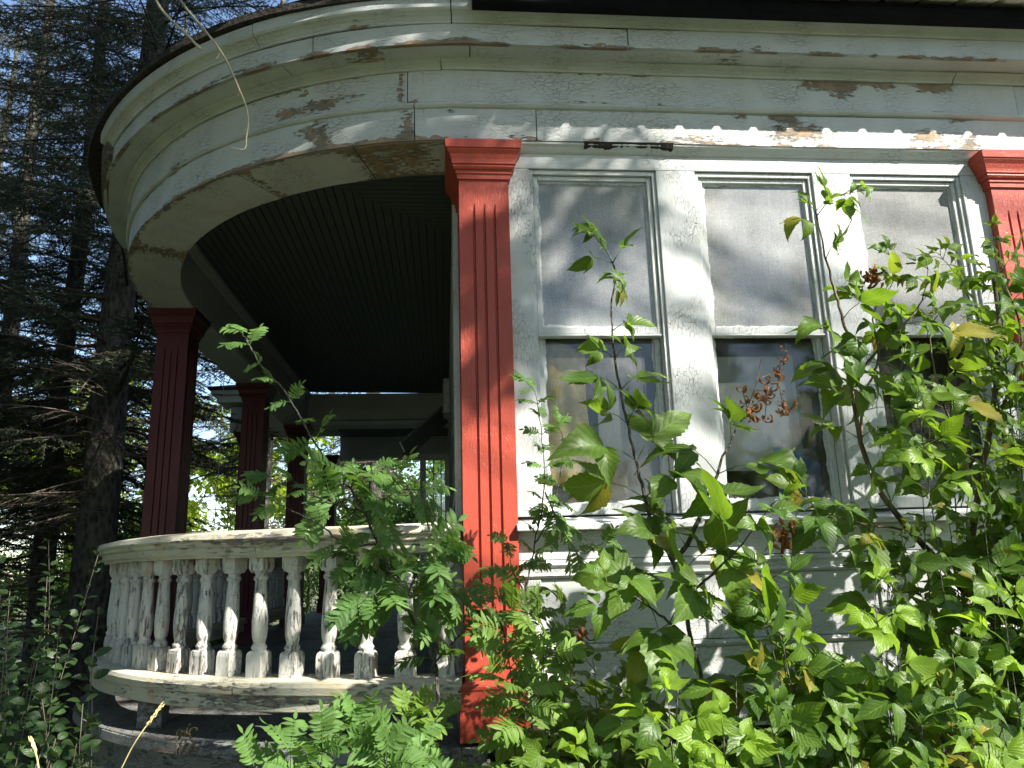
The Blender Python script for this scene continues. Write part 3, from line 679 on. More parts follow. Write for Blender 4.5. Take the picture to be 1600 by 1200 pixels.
cloth('blue_cloth', 1.36, 1.56, .20, .44, .16, .012, 1.5, simple('royal_blue_cloth', (.03, .16, .62), .6, 0, 0, 20, .4), 'crumpled blue cloth in the lower right corner of the middle window', 'cloth', .08, 3)
tag(MB().box(.385, .895, .22, .224, EZ(.93), EZ(1.60)).build('roller_blind', simple('olive_blind', (.20, .18, .135), .8, 0, 0, 4, .12)), 'brownish blind drawn behind the upper pane nearest the pilaster', 'blind')



# ------------------------------------------------------------------ ground
def ground_mat():
    k = NT('forest_floor'); co = k.obj(); n = k.noise(co, 1.2, 6, .65); n2 = k.noise(co, 30, 5, .7)
    c = k.mix(k.ramp(n2, .35, .65), (.035, .028, .018), (.11, .085, .05)); c = k.mix(k.ramp(n, .42, .6), c, (.10, .15, .04))
    k.li(c, k.p.inputs['Base Color']); k.p.inputs['Roughness'].default_value = .95
    k.li(k.bump(n2, 1., .04), k.p.inputs['Normal']); return k.m
gv = []; gf = []; gx = np.concatenate([[-600, -60, -25], np.linspace(-14, 12, 60), [25, 60, 600]]); gy = np.concatenate([[-600, -60, -20], np.linspace(-12, 14, 60), [30, 60, 600]])
for yy in gy:
    for xx in gx: gv.append((xx, yy, .03*math.sin(xx*1.3)+.03*math.sin(yy*1.7+xx)-.02 if abs(xx) < 20 else 0))
n_ = len(gx)
for j in range(len(gy)-1):
    for i in range(n_-1): a = j*n_+i; gf.append((a, a+1, a+n_+1, a+n_))
tag(mesh_np('ground', gv, gf, ground_mat(), None, True), kind='structure')

# ------------------------------------------------------------------ leaves
def nrm(v): v = np.asarray(v, float); return v/(np.linalg.norm(v)+1e-9)
SUN = np.array(sunv)
def leaf_tpl(wfun, nst, curv, fold, wave, seed, cols=(-1, -.5, 0, .5, 1), curl=0.):
    r = np.random.default_rng(seed); V = []; UV = []; asym = r.uniform(-.05, .05)
    ph = r.uniform(0, 6); vs = np.linspace(0, 1, nst)
    y = z = 0.; ang = curv*.3; prev = 0
    for v in vs:
        d = v-prev; prev = v; ang -= curv*d*1.4; y += d*math.cos(ang); z += d*math.sin(ang)
        for u in cols:
            w_ = wfun(v)*(1 if abs(u) < .9 else 1+0*v)
            x = u*w_; c = math.cos(curl*abs(u)*2)
            V.append((x*c+asym*math.sin(v*3.1), y-.02*abs(u)*0, z+fold*abs(x)+curl*abs(u)*w_*.8+wave*math.sin(v*11+ph+u*2.2)*abs(u)))
            UV.append((u, v))
    k = len(cols); F = [(i*k+j, i*k+j+1, (i+1)*k+j+1, (i+1)*k+j) for i in range(nst-1) for j in range(k-1)]
    return np.array(V), np.array(F), np.array(UV)
def w_elder(v, teeth=.05):
    b = .27*(math.sin(math.pi*min(1, v**.70*.98+.02))**.9)*(1-.12*v)
    if v > .66: b *= 1-.5*((v-.66)/.34)**.8
    if .30 < v < .42: b *= 1.05
    i = round(v*16)
    return max(.004, b*(1+teeth*1.5*(1 if .3 < v < .93 else 0)*(1 if i % 2 else -1)))
def w_elder2(v): return w_elder(v)*(1.14 if .36 < v < .5 else .95 if v > .5 else 1)
def w_rowan(v): 
    b = .185*(math.sin(math.pi*min(1, v**.85*.97+.03))**.65); return max(.004, b*(1+.06*(1 if int(v*16) % 2 else -1)*(v > .2)))
def w_oval(v): return max(.004, .28*math.sin(math.pi*min(1, v**.8*.97+.03))**.75)
def w_dead(v): return max(.004, .15*math.sin(math.pi*min(1, v*.97+.02))**.7)
T_EL = [leaf_tpl(w_elder2 if i % 3 == 1 else w_elder, 17, c, f, .022, i) for i, (c, f) in enumerate(((.5, .25), (.9, .15), (.2, .3), (1.3, .2), (.7, .45), (-.3, .2), (.4, .1), (1.6, .35)))]
T_RO = [leaf_tpl(w_rowan, 9, c, f, .006, i, (-1, 0, 1)) for i, (c, f) in enumerate(((.25, .18), (.5, .12), (.1, .3), (-.15, .2)))]
T_OV = [leaf_tpl(w_oval, 7, c, f, .01, i, (-1, 0, 1)) for i, (c, f) in enumerate(((.4, .3), (.8, .2), (.1, .4)))]
T_DE = [leaf_tpl(w_dead, 12, c, .5, .07, i, (-1, -.4, .4, 1), .9) for i, c in enumerate((2.2, 3.2, -2.6, 4.2))]
class Batch:
    def __init__(s): s.V = []; s.F = []; s.UV = []; s.T = []; s.n = 0
    def add(s, tpl, p, f, n, size, tint, wide=1.):
        f = nrm(f); x = nrm(np.cross(f, n)); n = np.cross(x, f)
        V, F, UV = tpl
        W = p+size*(V[:, :1]*wide*x+V[:, 1:2]*f+V[:, 2:3]*n)
        s.V.append(W); s.F.append(F+s.n); s.UV.append(UV); s.T.append(np.full(len(V), tint)); s.n += len(V)
    def build(s, name, mat, parent):
        if not s.V: return None
        return mesh_np(name, np.concatenate(s.V), np.concatenate(s.F), mat, parent, True, np.concatenate(s.UV), {'tint': np.concatenate(s.T)})
def ru(a, b): return rng.uniform(a, b)
def rv(s=1.): return rng.normal(0, s, 3)
def elder_leaf(B, tw, p, d, size, nl=None, droop=.5, spread=1., face=None, tint=None):
    """petiole + 3 to 5 leaflets"""
    d = nrm(d); L = size*ru(.5, .8)
    e = p+d*L+np.array([0, 0, -.12*L])
    tw.tube([p, p+d*L*.5+np.array([0, 0, .01*L]), e], [.0016, .0012, .001], 4)
    face = nrm((SUN*.75 if face is None else face)+np.array([0, -.25, .15])+rv(.33))
    t0 = ru(0, 1) if tint is None else tint
    f = nrm(d+np.array([0, 0, -droop])+rv(.18)); sd = nrm(np.cross(f, face)); 
    T = lambda: T_EL[rng.integers(len(T_EL))]
    def tt(): return float(np.clip(t0+rng.normal(0, .12), 0, 1))
    B.add(T(), e+f*.008, f, face+rv(.12), size*ru(.9, 1.1), tt())
    nl = nl or (3 if rng.random() < .55 else 5)
    for k in range((nl-1)//2):
        q = p+(e-p)*(1-.22*k) if k else e
        for s_ in (-1, 1):
            g = nrm(f*(.45+.15*k)+sd*s_*.85*spread+np.array([0, 0, -droop*.35])+rv(.12))
            B.add(T(), q+g*.006, g, face+sd*s_*.25+rv(.18), size*ru(.62, .9)*(1-.12*k), tt(), ru(.8, 1.05))
def rowan_leaf(B, tw, p, d, size, droop=.8, pairs=None, tint=None):
    """pinnate leaf: curved rachis with pairs of leaflets"""
    pairs = pairs or int(rng.integers(6, 9)); f = nrm(d); L = size; pts = [p]; face = nrm(SUN*.7+np.array([0, -.2, .3])+rv(.35))
    t0 = ru(0, 1) if tint is None else tint; n = pairs+2; q = p.copy()
    for i in range(1, n+1):
        f = nrm(f+np.array([0, 0, -droop/n])+rv(.02)); q = q+f*L/n; pts.append(q.copy())
    tw.tube(pts, [.0012]*(len(pts)-1)+[.0006], 4)
    for i in range(2, n+1):
        q = pts[i]; f = nrm(pts[i]-pts[i-1]); sd = nrm(np.cross(f, face)); nn = np.cross(sd, f)
        sz = L*.33*(.72+.5*math.sin(math.pi*(i-1.2)/n))
        if i == n: B.add(T_RO[rng.integers(4)], q, f, nn+rv(.1), sz*.9, float(np.clip(t0+rng.normal(0, .1), 0, 1)), 1.15); continue
        for s_ in (-1, 1):
            g = nrm(f*.42+sd*s_*.9+np.array([0, 0, -.22])+rv(.07))
            B.add(T_RO[rng.integers(4)], q, g, nn+sd*s_*.2+rv(.14), sz*ru(.9, 1.08), float(np.clip(t0+rng.normal(0, .1), 0, 1)), ru(.85, 1.1))
def curve(P, n):
    """Catmull-Rom through points"""
    P = [np.array(p, float) for p in P]; P = [2*P[0]-P[1]]+P+[2*P[-1]-P[-2]]; out = []
    for i in range(1, len(P)-2):
        for k in range(n):
            t = k/n; a, b, c, d = P[i-1], P[i], P[i+1], P[i+2]
            out.append(.5*((2*b)+(-a+c)*t+(2*a-5*b+4*c-d)*t*t+(-a+3*b-3*c+d)*t**3))
    out.append(P[-2]); return out
def plant(name, label, cat, stems, kind, mat, group=None, stem_mat='grey_stem', extra=None):
    """stems: dicts with P (world points, root first), r (radius root), leaf size, spacing, start fraction"""
    base = stems[0]['P'][0]; root = empty(name, tuple(base), label, cat, group)
    B = Batch(); tw = MB(); st = MB()
    for s_ in stems:
        C = curve(s_['P'], 6); C = [c+rv(.0015) for c in C]
        seg = np.array([0]+[np.linalg.norm(C[i+1]-C[i]) for i in range(len(C)-1)]).cumsum(); L = seg[-1]
        r0 = s_.get('r', .006); st.tube(C, [max(.0012, r0*(1-.8*t/L)) for t in seg], 7)
        pos = s_.get('start', .3)*L; k = 0; Ca = np.array(C)
        while pos < L:
            p = np.array([np.interp(pos, seg, Ca[:, i]) for i in range(3)]); p2 = np.array([np.interp(min(L, pos+.02), seg, Ca[:, i]) for i in range(3)])
            t = nrm(p2-p) if np.linalg.norm(p2-p) > 1e-5 else np.array([0, 0, 1.]); f_ = pos/L
            ang = k*1.571*.9+ru(-.4, .4); a = nrm(np.cross(t, (.3, .9, .1))); b = np.cross(t, a)
            sz = s_.get('leaf', .1)*(1.36 if kind == 'elder' else 1.12)*(1-.4*max(0, f_-.6)/.4)*ru(.75, 1.2)
            for q in (0, math.pi):
                if rng.random() > s_.get('dens', .9): continue
                o = math.cos(ang+q)*a+math.sin(ang+q)*b
                o = nrm(o+t*(.35+.5*f_)+np.array([0, -.25, .05]))
                if kind == 'elder':
                    if p[1] > -.14: o[1] = -abs(o[1]); o = nrm(o)
                    elder_leaf(B, tw, p, o, sz, droop=ru(.25, .9), tint=s_.get('tint'))
                elif kind == 'rowan': 
                    if p[1] > -.14: o[1] = -abs(o[1])
                    rowan_leaf(B, tw, p, o, sz, tint=s_.get('tint'))
                else:
                    B.add(T_OV[rng.integers(3)], p+o*.01, o+np.array([0, 0, -.25]), SUN+np.array([0, 0, .5])+rv(.5), sz, ru(0, 1), ru(.9, 1.3))
            pos += s_.get('gap', .06)*(1.3 if kind == 'elder' else 1)*ru(.8, 1.2); k += 1
        if s_.get('tip', True):
            for _ in range(2):
                if kind == 'elder': elder_leaf(B, tw, C[-1], nrm(t+rv(.5)), s_.get('leaf', .1)*.6, droop=.1, tint=s_.get('tint'))
                elif kind == 'rowan': rowan_leaf(B, tw, C[-1], nrm(t+rv(.4)), s_.get('leaf', .1)*.75, tint=s_.get('tint'))
    st.build('stem', M[stem_mat], root, smooth=True)
    if tw.v:
        Q = np.array([f for f in tw.f if len(f) == 4 and (f[1]-f[0]) != 1 or len(f) == 4], int); Vt_ = np.array(tw.v)
        B.V.append(Vt_); B.F.append(Q+B.n); B.UV.append(np.tile((.6, .02), (len(Vt_), 1))); B.T.append(np.full(len(Vt_), .9)); B.n += len(Vt_)
    B.build('foliage', M[mat], root)
    if extra: extra(root)
    return root
M['drygrass'] = leafmat('dry_grass', (.2, .15, .07), (.35, .28, .14), .2, 3)
M['petiole'] = simple('leaf_stalk', (.16, .17, .06), .6)
def pst(pts, **k):
    d = dict(P=[at(*p) for p in pts]); d.update(k); return d
def grounded(pts, dx=0., **k):
    """stem given in photo pixels, continued down to the ground"""
    P = [at(*p) for p in pts]; b = P[0]; g0 = np.array([b[0]+dx, b[1]+ru(-.05, .05), 0.])
    if b[2] > .4: P = [g0, (g0*.5+b*.5)+np.array([ru(-.02, .02), 0, 0])]+P
    else: P = [g0]+P
    d = dict(P=P); d.update(k); return d

# the young box elder standing in front of the first window (forked, long bare stem)
plant('box_elder_sapling', 'young box elder with a forked grey stem in front of the first window', 'sapling', [
    grounded([(1100, 1100, -.72), (1080, 1000, -.72), (1062, 910, -.72), (1048, 872, -.72), (1018, 815, -.72), (1000, 745, -.71), (982, 670, -.70), (962, 570, -.70), (955, 480, -.70), (962, 430, -.70), (950, 395, -.69), (932, 372, -.68)], r=.011, start=.58, leaf=.128, gap=.082, dens=.95),
    pst([(1048, 876, -.72), (1075, 850, -.74), (1100, 790, -.78), (1122, 735, -.80), (1150, 672, -.80), (1170, 640, -.80)], r=.008, start=.12, leaf=.125, gap=.085, dens=.8, tip=False),
    pst([(1062, 940, -.72), (1110, 900, -.9), (1160, 850, -1.02), (1205, 790, -1.1)], r=.005, start=.2, leaf=.115, gap=.08),
    pst([(1080, 1000, -.72), (1030, 960, -.85), (985, 930, -.95), (950, 915, -1.0)], r=.005, start=.3, leaf=.10, gap=.08),
], 'elder', 'elder')
# its withered shoot
def dead_spray():
    root = empty('withered_shoot', tuple(at(1170, 640, -.8)), 'brown curled dead leaves on a shoot before the middle window', 'dead leaves')
    B = Batch(); tw = MB()
    for (a, b) in (((1165, 645), (1190, 560)), ((1172, 640), (1225, 575)), ((1190, 590), (1232, 552)), ((1168, 640), (1160, 610)), ((1200, 600), (1195, 655)), ((1215, 585), (1225, 640))):
        P = curve([at(*a, -.8), (at(*a, -.8)+at(*b, -.8))/2+rv(.006), at(*b, -.8)], 5); tw.tube(P, .0014, 4)
        for _ in range(7): 
            q = P[rng.integers(len(P))]; B.add(T_DE[rng.integers(4)], q+rv(.006), np.array([0, 0, -1.])+rv(.45), SUN+rv(.6), ru(.035, .065), ru(0, 1), ru(1., 1.7))
    for (x, y) in ((1165, 600), (1188, 615), (1178, 650), (1225, 640), (1240, 625)):
        B.add(T_DE[rng.integers(4)], at(x, y, -.8), np.array([0, 0, -1.])+rv(.3), SUN+rv(.4), ru(.05, .07), ru(.3, .8), 1.6)
    tw.build('twig', M['twig'], root); B.build('dead_leaves', M['dead'], root)
dead_spray()
def dead_bunch(px, py, Y, h, w_, label):
    root = empty('withered_leaf_bunch', tuple(at(px, py, Y)), label, 'dead leaves'); B = Batch()
    for _ in range(14):
        p = at(px+ru(-w_, w_)*.6, py+ru(-h, h)*.4, Y)+rv(.01); B.add(T_DE[rng.integers(4)], p, np.array([0, 0, -1.])+rv(.25), SUN+rv(.5), ru(.06, .10), ru(0, .35), ru(.9, 1.6))
    MB().tube([at(px+4, py-h*.6, Y), at(px, py-h*.2, Y)], .002, 5).build('twig', M['twig'], root); B.build('dead_leaves', M['dead'], root)
dead_bunch(1225, 825, -.75, 40, 14, 'small brown withered bunch hanging below the middle window')
dead_bunch(905, 985, -.5, 70, 16, 'long brown withered bunch hanging low beside the red pilaster')
dead_bunch(1363, 432, -.6, 14, 8, 'single brown curled bud among leaves at the third window')

# elder leaning across the third window from the old trunk on the right
def trunk_obj(name, label, pts, r0, r1, mat='brown_trunk', cat='tree'):
    pass
plant('box_elder_tree', 'leaning box elder with a thick brown trunk at the right, by the third window', 'tree', [
    dict(P=[np.array([1.93, -.42, 0]), at(1512, 1120, -.42), at(1508, 1000, -.42), at(1512, 880, -.42), at(1530, 760, -.45), at(1552, 640, -.5), at(1560, 520, -.5), at(1552, 430, -.5)], r=.026, start=.45, leaf=.10, gap=.06),
    pst([(1512, 930, -.42), (1460, 870, -.5), (1412, 818, -.58), (1372, 762, -.6), (1345, 690, -.62), (1332, 600, -.62), (1325, 530, -.62), (1308, 470, -.62), (1290, 400, -.62), (1275, 330, -.62)], r=.012, start=.32, leaf=.112, gap=.08, dens=.85),
    pst([(1345, 690, -.62), (1352, 620, -.62), (1372, 560, -.63), (1365, 490, -.62), (1395, 440, -.6), (1390, 400, -.6)], r=.005, start=.15, leaf=.095, gap=.07, dens=.8),
    pst([(1332, 600, -.62), (1360, 560, -.7), (1400, 520, -.75), (1440, 470, -.75), (1450, 420, -.75)], r=.005, start=.2, leaf=.09, gap=.06),
    pst([(1275, 340, -.62), (1300, 310, -.62), (1345, 298, -.62)], r=.002, start=.4, leaf=.055, gap=.05),
    pst([(1530, 760, -.45), (1500, 690, -.6), (1470, 620, -.7), (1455, 540, -.75), (1460, 480, -.75)], r=.006, start=.1, leaf=.10, gap=.06),
    pst([(1420, 828, -.58), (1350, 818, -.7), (1290, 800, -.8), (1240, 770, -.9)], r=.004, start=.3, leaf=.11, gap=.09, dens=.7),
    pst([(1545, 680, -.5), (1580, 600, -.6), (1595, 520, -.6), (1570, 440, -.55), (1560, 380, -.5)], r=.006, start=.1, leaf=.085, gap=.055),
    pst([(1508, 1000, -.42), (1560, 930, -.5), (1600, 860, -.5), (1640, 780, -.5)], r=.012, start=.1, leaf=.10, gap=.06),
], 'elder', 'elder', stem_mat='brown_trunk')
plant('box_elder_shoot', 'slim box elder shoot crossing in front of the right-hand red pilaster', 'sapling', [
    grounded([(1600, 1000, -.3), (1590, 800, -.3), (1575, 600, -.3), (1560, 450, -.3), (1552, 360, -.3)], r=.007, start=.35, leaf=.07, gap=.05),
    pst([(1575, 600, -.3), (1540, 520, -.35), (1500, 440, -.4), (1470, 400, -.4)], r=.004, start=.1, leaf=.075, gap=.05)], 'elder', 'elder_young')

# box elder thicket: each stem of the thicket a sapling of its own
used_lb = {}
def sap_label(x, y, Y):
    wx = 'beside the red pilaster' if x < 900 else 'under the first window' if x < 1030 else 'under the first casing post' if x < 1110 else 'under the middle window' if x < 1300 else 'between middle and third windows' if x < 1370 else 'under the third window' if x < 1500 else 'at the right edge'
    wy = 'leafy top above the sill line' if y < 800 else 'top just below the sill' if y < 900 else 'top level with the wall moulding' if y < 1000 else 'low top near the base board' if y < 1090 else 'top at the bottom edge'
    wd = 'close against the wall' if Y > -.45 else 'midway out' if Y > -.8 else 'nearest the viewer'
    lb = 'sapling %s, %s, %s' % (wx, wy, wd)
    for extra in ('', ', left one', ', right one', ', third one'):
        if lb+extra not in used_lb: used_lb[lb+extra] = 1; return lb+extra
    return lb
spots = [
 (880, 1010, -.35, .085, 'elder'), (930, 1050, -.75, .10, 'elder'), (1205, 905, -.95, .115, 'elder'),
  (1225, 1010, -.9, .12, 'elder'), (1480, 800, -.6, .09, 'elder'), (1560, 860, -.7, .10, 'elder'),
 (1150, 1060, -1.0, .12, 'elder'), (1060, 1070, -1.05, .11, 'elder'), (1290, 1080, -.9, .11, 'elder'), (1380, 1080, -1.05, .12, 'elder'), (1480, 1040, -.9, .12, 'elder'), (1570, 1020, -.8, .11, 'elder'), (1440, 1130, -1.15, .11, 'elder'), (1560, 1120, -1.1, .11, 'elder'),
 (1535, 700, -.8, .10, 'elder'), (1440, 740, -.75, .095, 'elder'), (1590, 760, -.55, .09, 'elder'), (1480, 560, -.35, .08, 'elder'), (1535, 500, -.6, .08, 'elder'), (1590, 620, -.7, .09, 'elder'),
 (1200, 1120, -1.15, .10, 'elder'), (1000, 1130, -.9, .10, 'elder'), (860, 1120, -.5, .085, 'elder'), (1330, 1150, -1.2, .10, 'elder'),
 (960, 1090, -.3, .08, 'elder'), (1500, 1150, -.5, .09, 'elder'), (1280, 1150, -.5, .09, 'elder'), (1160, 1160, -.6, .09, 'elder'), (1050, 1150, -.5, .09, 'elder'), (1400, 1160, -.6, .09, 'elder'), (930, 1150, -.4, .08, 'elder')]
for (x, y, Y, lf, kd) in spots:
    tp = at(x, y, Y); gx_ = tp[0]+ru(-.15, .15); gy_ = min(-.12, Y+ru(-.1, .25)); h = tp[2]
    P = [np.array([gx_, gy_, 0]), np.array([gx_*.7+tp[0]*.3, gy_*.7+Y*.3, h*.35])+rv(.015), np.array([gx_*.3+tp[0]*.7, gy_*.3+Y*.7, h*.72])+rv(.02), tp]
    st_ = [dict(P=P, r=.006, start=.25, leaf=lf, gap=.075, dens=.85)]
    for _ in range(2 if Y < -.4 else 1):
        q = P[2]*.6+P[1]*.4; e = tp+np.array([ru(-.22, .22), ru(-.12, .12), ru(-.25, -.05)]); e[1] = min(e[1], -.12)
        st_.append(dict(P=[q, (q+e)/2+np.array([0, 0, .02]), e], r=.003, start=.25, leaf=lf*.9, gap=.07, dens=.85))
    plant('box_elder_sapling', sap_label(x, y, Y), 'sapling', st_, 'elder', 'elder', 'saplings in the thicket below the windows')
# bright young tops
for i, (x, y, Y, n_, lb) in enumerate(((1365, 925, -1.0, 3, 'bright yellow-green shoot with narrow pointed leaves before the lower wall'), (1565, 945, -1.2, 3, 'bright yellow-green shoot at the right edge below the red pilaster'), (1130, 1150, -1.45, 3, 'large fresh green sapling top at the bottom edge under the first window'),
                                       (1045, 1100, -1.3, 2, 'small fresh green shoot at the bottom, left of the large one'), (905, 1190, -1.3, 2, 'broad low leaves at the bottom edge near the red pilaster'), (1540, 1160, -1.4, 2, 'fresh green shoot in the bottom right corner'), (1430, 620, -.85, 3, 'bright sunlit shoot in front of the third window'))):
    tp = at(x, y, Y); P = [np.array([tp[0]+ru(-.05, .05), Y, 0]), np.array([tp[0], Y, tp[2]*.5]), tp]
    plant('young_shoot', lb, 'shoot', [dict(P=P, r=.004, start=.86, leaf=.092, gap=.05, dens=1, tint=.75)], 'elder', 'elder_young')

# rowans
plant('rowan_sapling', 'rowan sapling rising across the curved balustrade with a long arching shoot', 'sapling', [
    dict(P=[at(690, 1125, -.42)*np.array([1, 1, 0]), at(684, 1105, -.42), at(678, 1050, -.43), at(672, 1010, -.43), at(655, 985, -.43), at(632, 940, -.44), at(610, 900, -.44), at(590, 850, -.45), at(570, 800, -.46), at(548, 765, -.47), at(505, 715, -.47), at(468, 650, -.47), at(440, 605, -.46), at(410, 575, -.46), at(388, 535, -.46), at(378, 522, -.46)], r=.010, start=.52, leaf=.115, gap=.085, dens=.8),
    pst([(570, 800, -.46), (530, 790, -.5), (490, 775, -.52), (445, 742, -.53), (425, 745, -.53)], r=.004, start=.35, leaf=.10, gap=.07, dens=.7),
    pst([(590, 850, -.45), (540, 850, -.5), (500, 820, -.55), (450, 795, -.55), (410, 775, -.55)], r=.004, start=.3, leaf=.10, gap=.075, dens=.6),
    pst([(570, 800, -.46), (600, 780, -.5), (630, 765, -.55), (660, 770, -.55)], r=.003, start=.1, leaf=.12, gap=.045),
    pst([(548, 765, -.47), (560, 740, -.5), (585, 735, -.5)], r=.003, start=.2, leaf=.12, gap=.05),
    pst([(632, 940, -.44), (650, 900, -.5), (665, 870, -.55), (690, 850, -.58)], r=.004, start=.1, leaf=.135, gap=.045),
    pst([(610, 900, -.44), (580, 900, -.5), (565, 880, -.5), (550, 870, -.5)], r=.004, start=.2, leaf=.11, gap=.06),
    pst([(640, 955, -.44), (600, 935, -.55), (580, 930, -.6), (560, 950, -.6)], r=.004, start=.2, leaf=.125, gap=.05),
    pst([(655, 985, -.43), (680, 950, -.5), (700, 920, -.55), (715, 930, -.55)], r=.004, start=.1, leaf=.125, gap=.05),
    pst([(676, 1040, -.43), (715, 995, -.42), (745, 960, -.42), (770, 935, -.42)], r=.004, start=.5, leaf=.10, gap=.06),
], 'rowan', 'rowan')
plant('rowan_sapling', 'dark leafed rowan climbing between the red pilaster and the first window', 'sapling', [
    grounded([(830, 1100, -.38), (822, 1000, -.38), (822, 930, -.38), (835, 850, -.38), (850, 770, -.36), (848, 690, -.35), (838, 620, -.35), (825, 600, -.35)], r=.006, start=.40, leaf=.085, gap=.055),
    pst([(822, 930, -.38), (800, 890, -.40), (795, 850, -.40)], r=.003, start=.5, leaf=.09, gap=.05),
    pst([(835, 850, -.38), (862, 800, -.34), (880, 700, -.34), (870, 660, -.34)], r=.003, start=.2, leaf=.08, gap=.06, dens=.7),
    pst([(790, 1000, -.38), (775, 950, -.45), (765, 930, -.45)], r=.003, start=.4, leaf=.09, gap=.06),
    pst([(850, 770, -.36), (900, 860, -.4), (940, 850, -.45)], r=.003, start=.1, leaf=.09, gap=.05)], 'rowan', 'rowan')
plant('rowan_bush', 'rowan bush with worn, rusty-spotted leaves at the foot of the red pilaster', 'bush', [
    grounded([(850, 1060, -.7), (845, 980, -.7), (830, 960, -.72)], r=.005, start=.5, leaf=.13, gap=.04), grounded([(800, 1080, -.75), (790, 1000, -.75), (800, 960, -.75)], r=.005, start=.5, leaf=.13, gap=.04),
    grounded([(880, 1100, -.65), (890, 1010, -.65), (880, 960, -.65)], r=.005, start=.5, leaf=.12, gap=.04), grounded([(820, 1120, -.85), (830, 1060, -.85), (860, 1020, -.85)], r=.005, start=.5, leaf=.12, gap=.04)], 'rowan', 'rowan_worn')
for i, (x, y, Y, lb) in enumerate(((560, 1150, -.95, 'rowan tuft at the bottom edge under the curved balustrade'), (455, 1180, -1.0, 'lowest rowan tuft at the bottom edge, left of the others'), (680, 1130, -.7, 'brown-tinged rowan tuft at the foot of the balustrade next to the red pilaster'), (690, 1185, -.85, 'rowan tuft at the bottom edge just left of the red pilaster'), (1380, 880, -.25, 'slender rowan with yellowing leaves against the lower wall'))):
    tp = at(x, y, Y); st_ = []
    for k in range(1 if x > 1000 else 4):
        e = tp+np.array([ru(-.09, .09)*(k > 0), ru(-.06, .06), ru(-.06, .01)*(k > 0)]); st_.append(dict(P=[np.array([e[0], Y, 0]), np.array([e[0], Y, e[2]*.6]), e], r=.004, start=.62, leaf=.12, gap=.045, tint=.8 if x < 600 else None))
    plant('rowan_tuft', lb, 'rowan', st_, 'rowan', 'rowan_worn' if x in (680, 1380) else 'rowan')

# ivy-like shrubs at the lower left
shr = [(60, 900, -.2), (30, 960, -.6), (95, 990, -.4), (15, 880, .3), (120, 1060, -.3), (50, 1080, -.8), (10, 1060, -.9), (90, 830, .6)]
for i, (x, y, Y) in enumerate(shr):
    tp = at(x, y, Y); st_ = []
    for k in range(3):
        e = tp+np.array([ru(-.18, .18), ru(-.2, .2), ru(-.2, .02)]); b = np.array([tp[0]+ru(-.1, .1), Y, 0])
        st_.append(dict(P=[b, (b+e)/2+rv(.04), e], r=.003, start=.3, leaf=.055, gap=.035, dens=.9, tip=False))
    plant('leafy_shrub', 'round-leaved shrub in the lower left, '+['in the middle of the group', 'second from the left edge, mid height', 'nearest the porch floor', 'tallest at the left edge', 'low, beside the porch skirt', 'low, behind the short grass stalk', 'lowest in the corner', 'rising below the balustrade rail end'][i], 'shrub', st_, 'oval', 'shrub', 'round-leaved shrubs in the lower left corner', 'twig')

# grass stalks
def stalk(px, Y, label, seed):
    P = curve([at(*p, Y) for p in px], 8); g0 = P[0].copy(); g0[2] = 0; P = [g0]+P
    root = empty('grass_stalk', tuple(g0), label, 'grass stalk'); MB().tube(P, [.0016]*(len(P)-2)+[.0008, .0005], 5).build('stem', M['straw'], root)
    hb = MB(); n = 26
    for k in range(n):
        t = 1-.35*k/n; q = P[0]; i = t*(len(P)-1); a = int(min(i, len(P)-2)); q = P[a]+(P[a+1]-P[a])*(i-a); d = nrm(P[-1]-P[-5]); o = nrm(rv()); o = nrm(o-d*np.dot(o, d))
        hb.tube([q, q+d*.008+o*.003, q+d*.016+o*.0025], [.0008, .0022, .0004], 4)
    hb.build('seed_head', M['straw'], root)
stalk([(190, 1200), (208, 1165), (228, 1135), (250, 1106)], -.9, 'thin green-yellow grass stalk with a seed head before the porch floor', 1)
stalk([(62, 1215), (58, 1185), (50, 1160)], -1.0, 'short pale grass stalk in the bottom left corner', 2)
# dry fern-like scrap on the deck nosing
B = Batch(); 
for _ in range(14): B.add(T_DE[rng.integers(4)], at(288+ru(-10, 14), 1160+ru(-14, 14), .12)+rv(.006), nrm(rv()), SUN+rv(.5), ru(.03, .06), ru(.3, 1), 1.2)
o_ = B.build('dry_leaf_clump', M['drygrass'], None); tag(o_, 'clump of dry leaves caught on the broken edge of the porch floor', 'dry leaves')

# hanging dead twigs at the upper left
tg = empty('hanging_twig', tuple(at(300, 60, -1.0)), 'bare twig hanging down in front of the cornice with a hooked pale end', 'twig')
MB().tube(curve([at(*p, -1.0) for p in ((268, -30), (285, 5), (318, 45), (345, 80), (362, 112), (374, 140), (384, 165), (388, 190), (385, 215), (383, 232), (372, 233), (360, 230))], 5), [.0035-.00004*i for i in range(56)], 6).build('stem', M['pale_twig'], tg, smooth=True)
tw = MB()
for a, b in (((374, 140), (372, 150)), ((345, 80), (338, 92)), ((386, 200), (378, 206))): tw.tube([at(*a, -1.0), at(*b, -1.0)], .001, 4)
tw.build('side_twig', M['pale_twig'], tg)
tag(MB().tube(curve([at(*p, -1.1) for p in ((232, -30), (248, 8), (270, 34), (290, 52), (303, 66), (314, 77))], 5), [.0034]*22+[.0045, .005, .004, .003], 7).build('broken_twig', M['pale_twig'], smooth=True), 'thick broken twig end with a yellow tip above the cornice', 'twig')

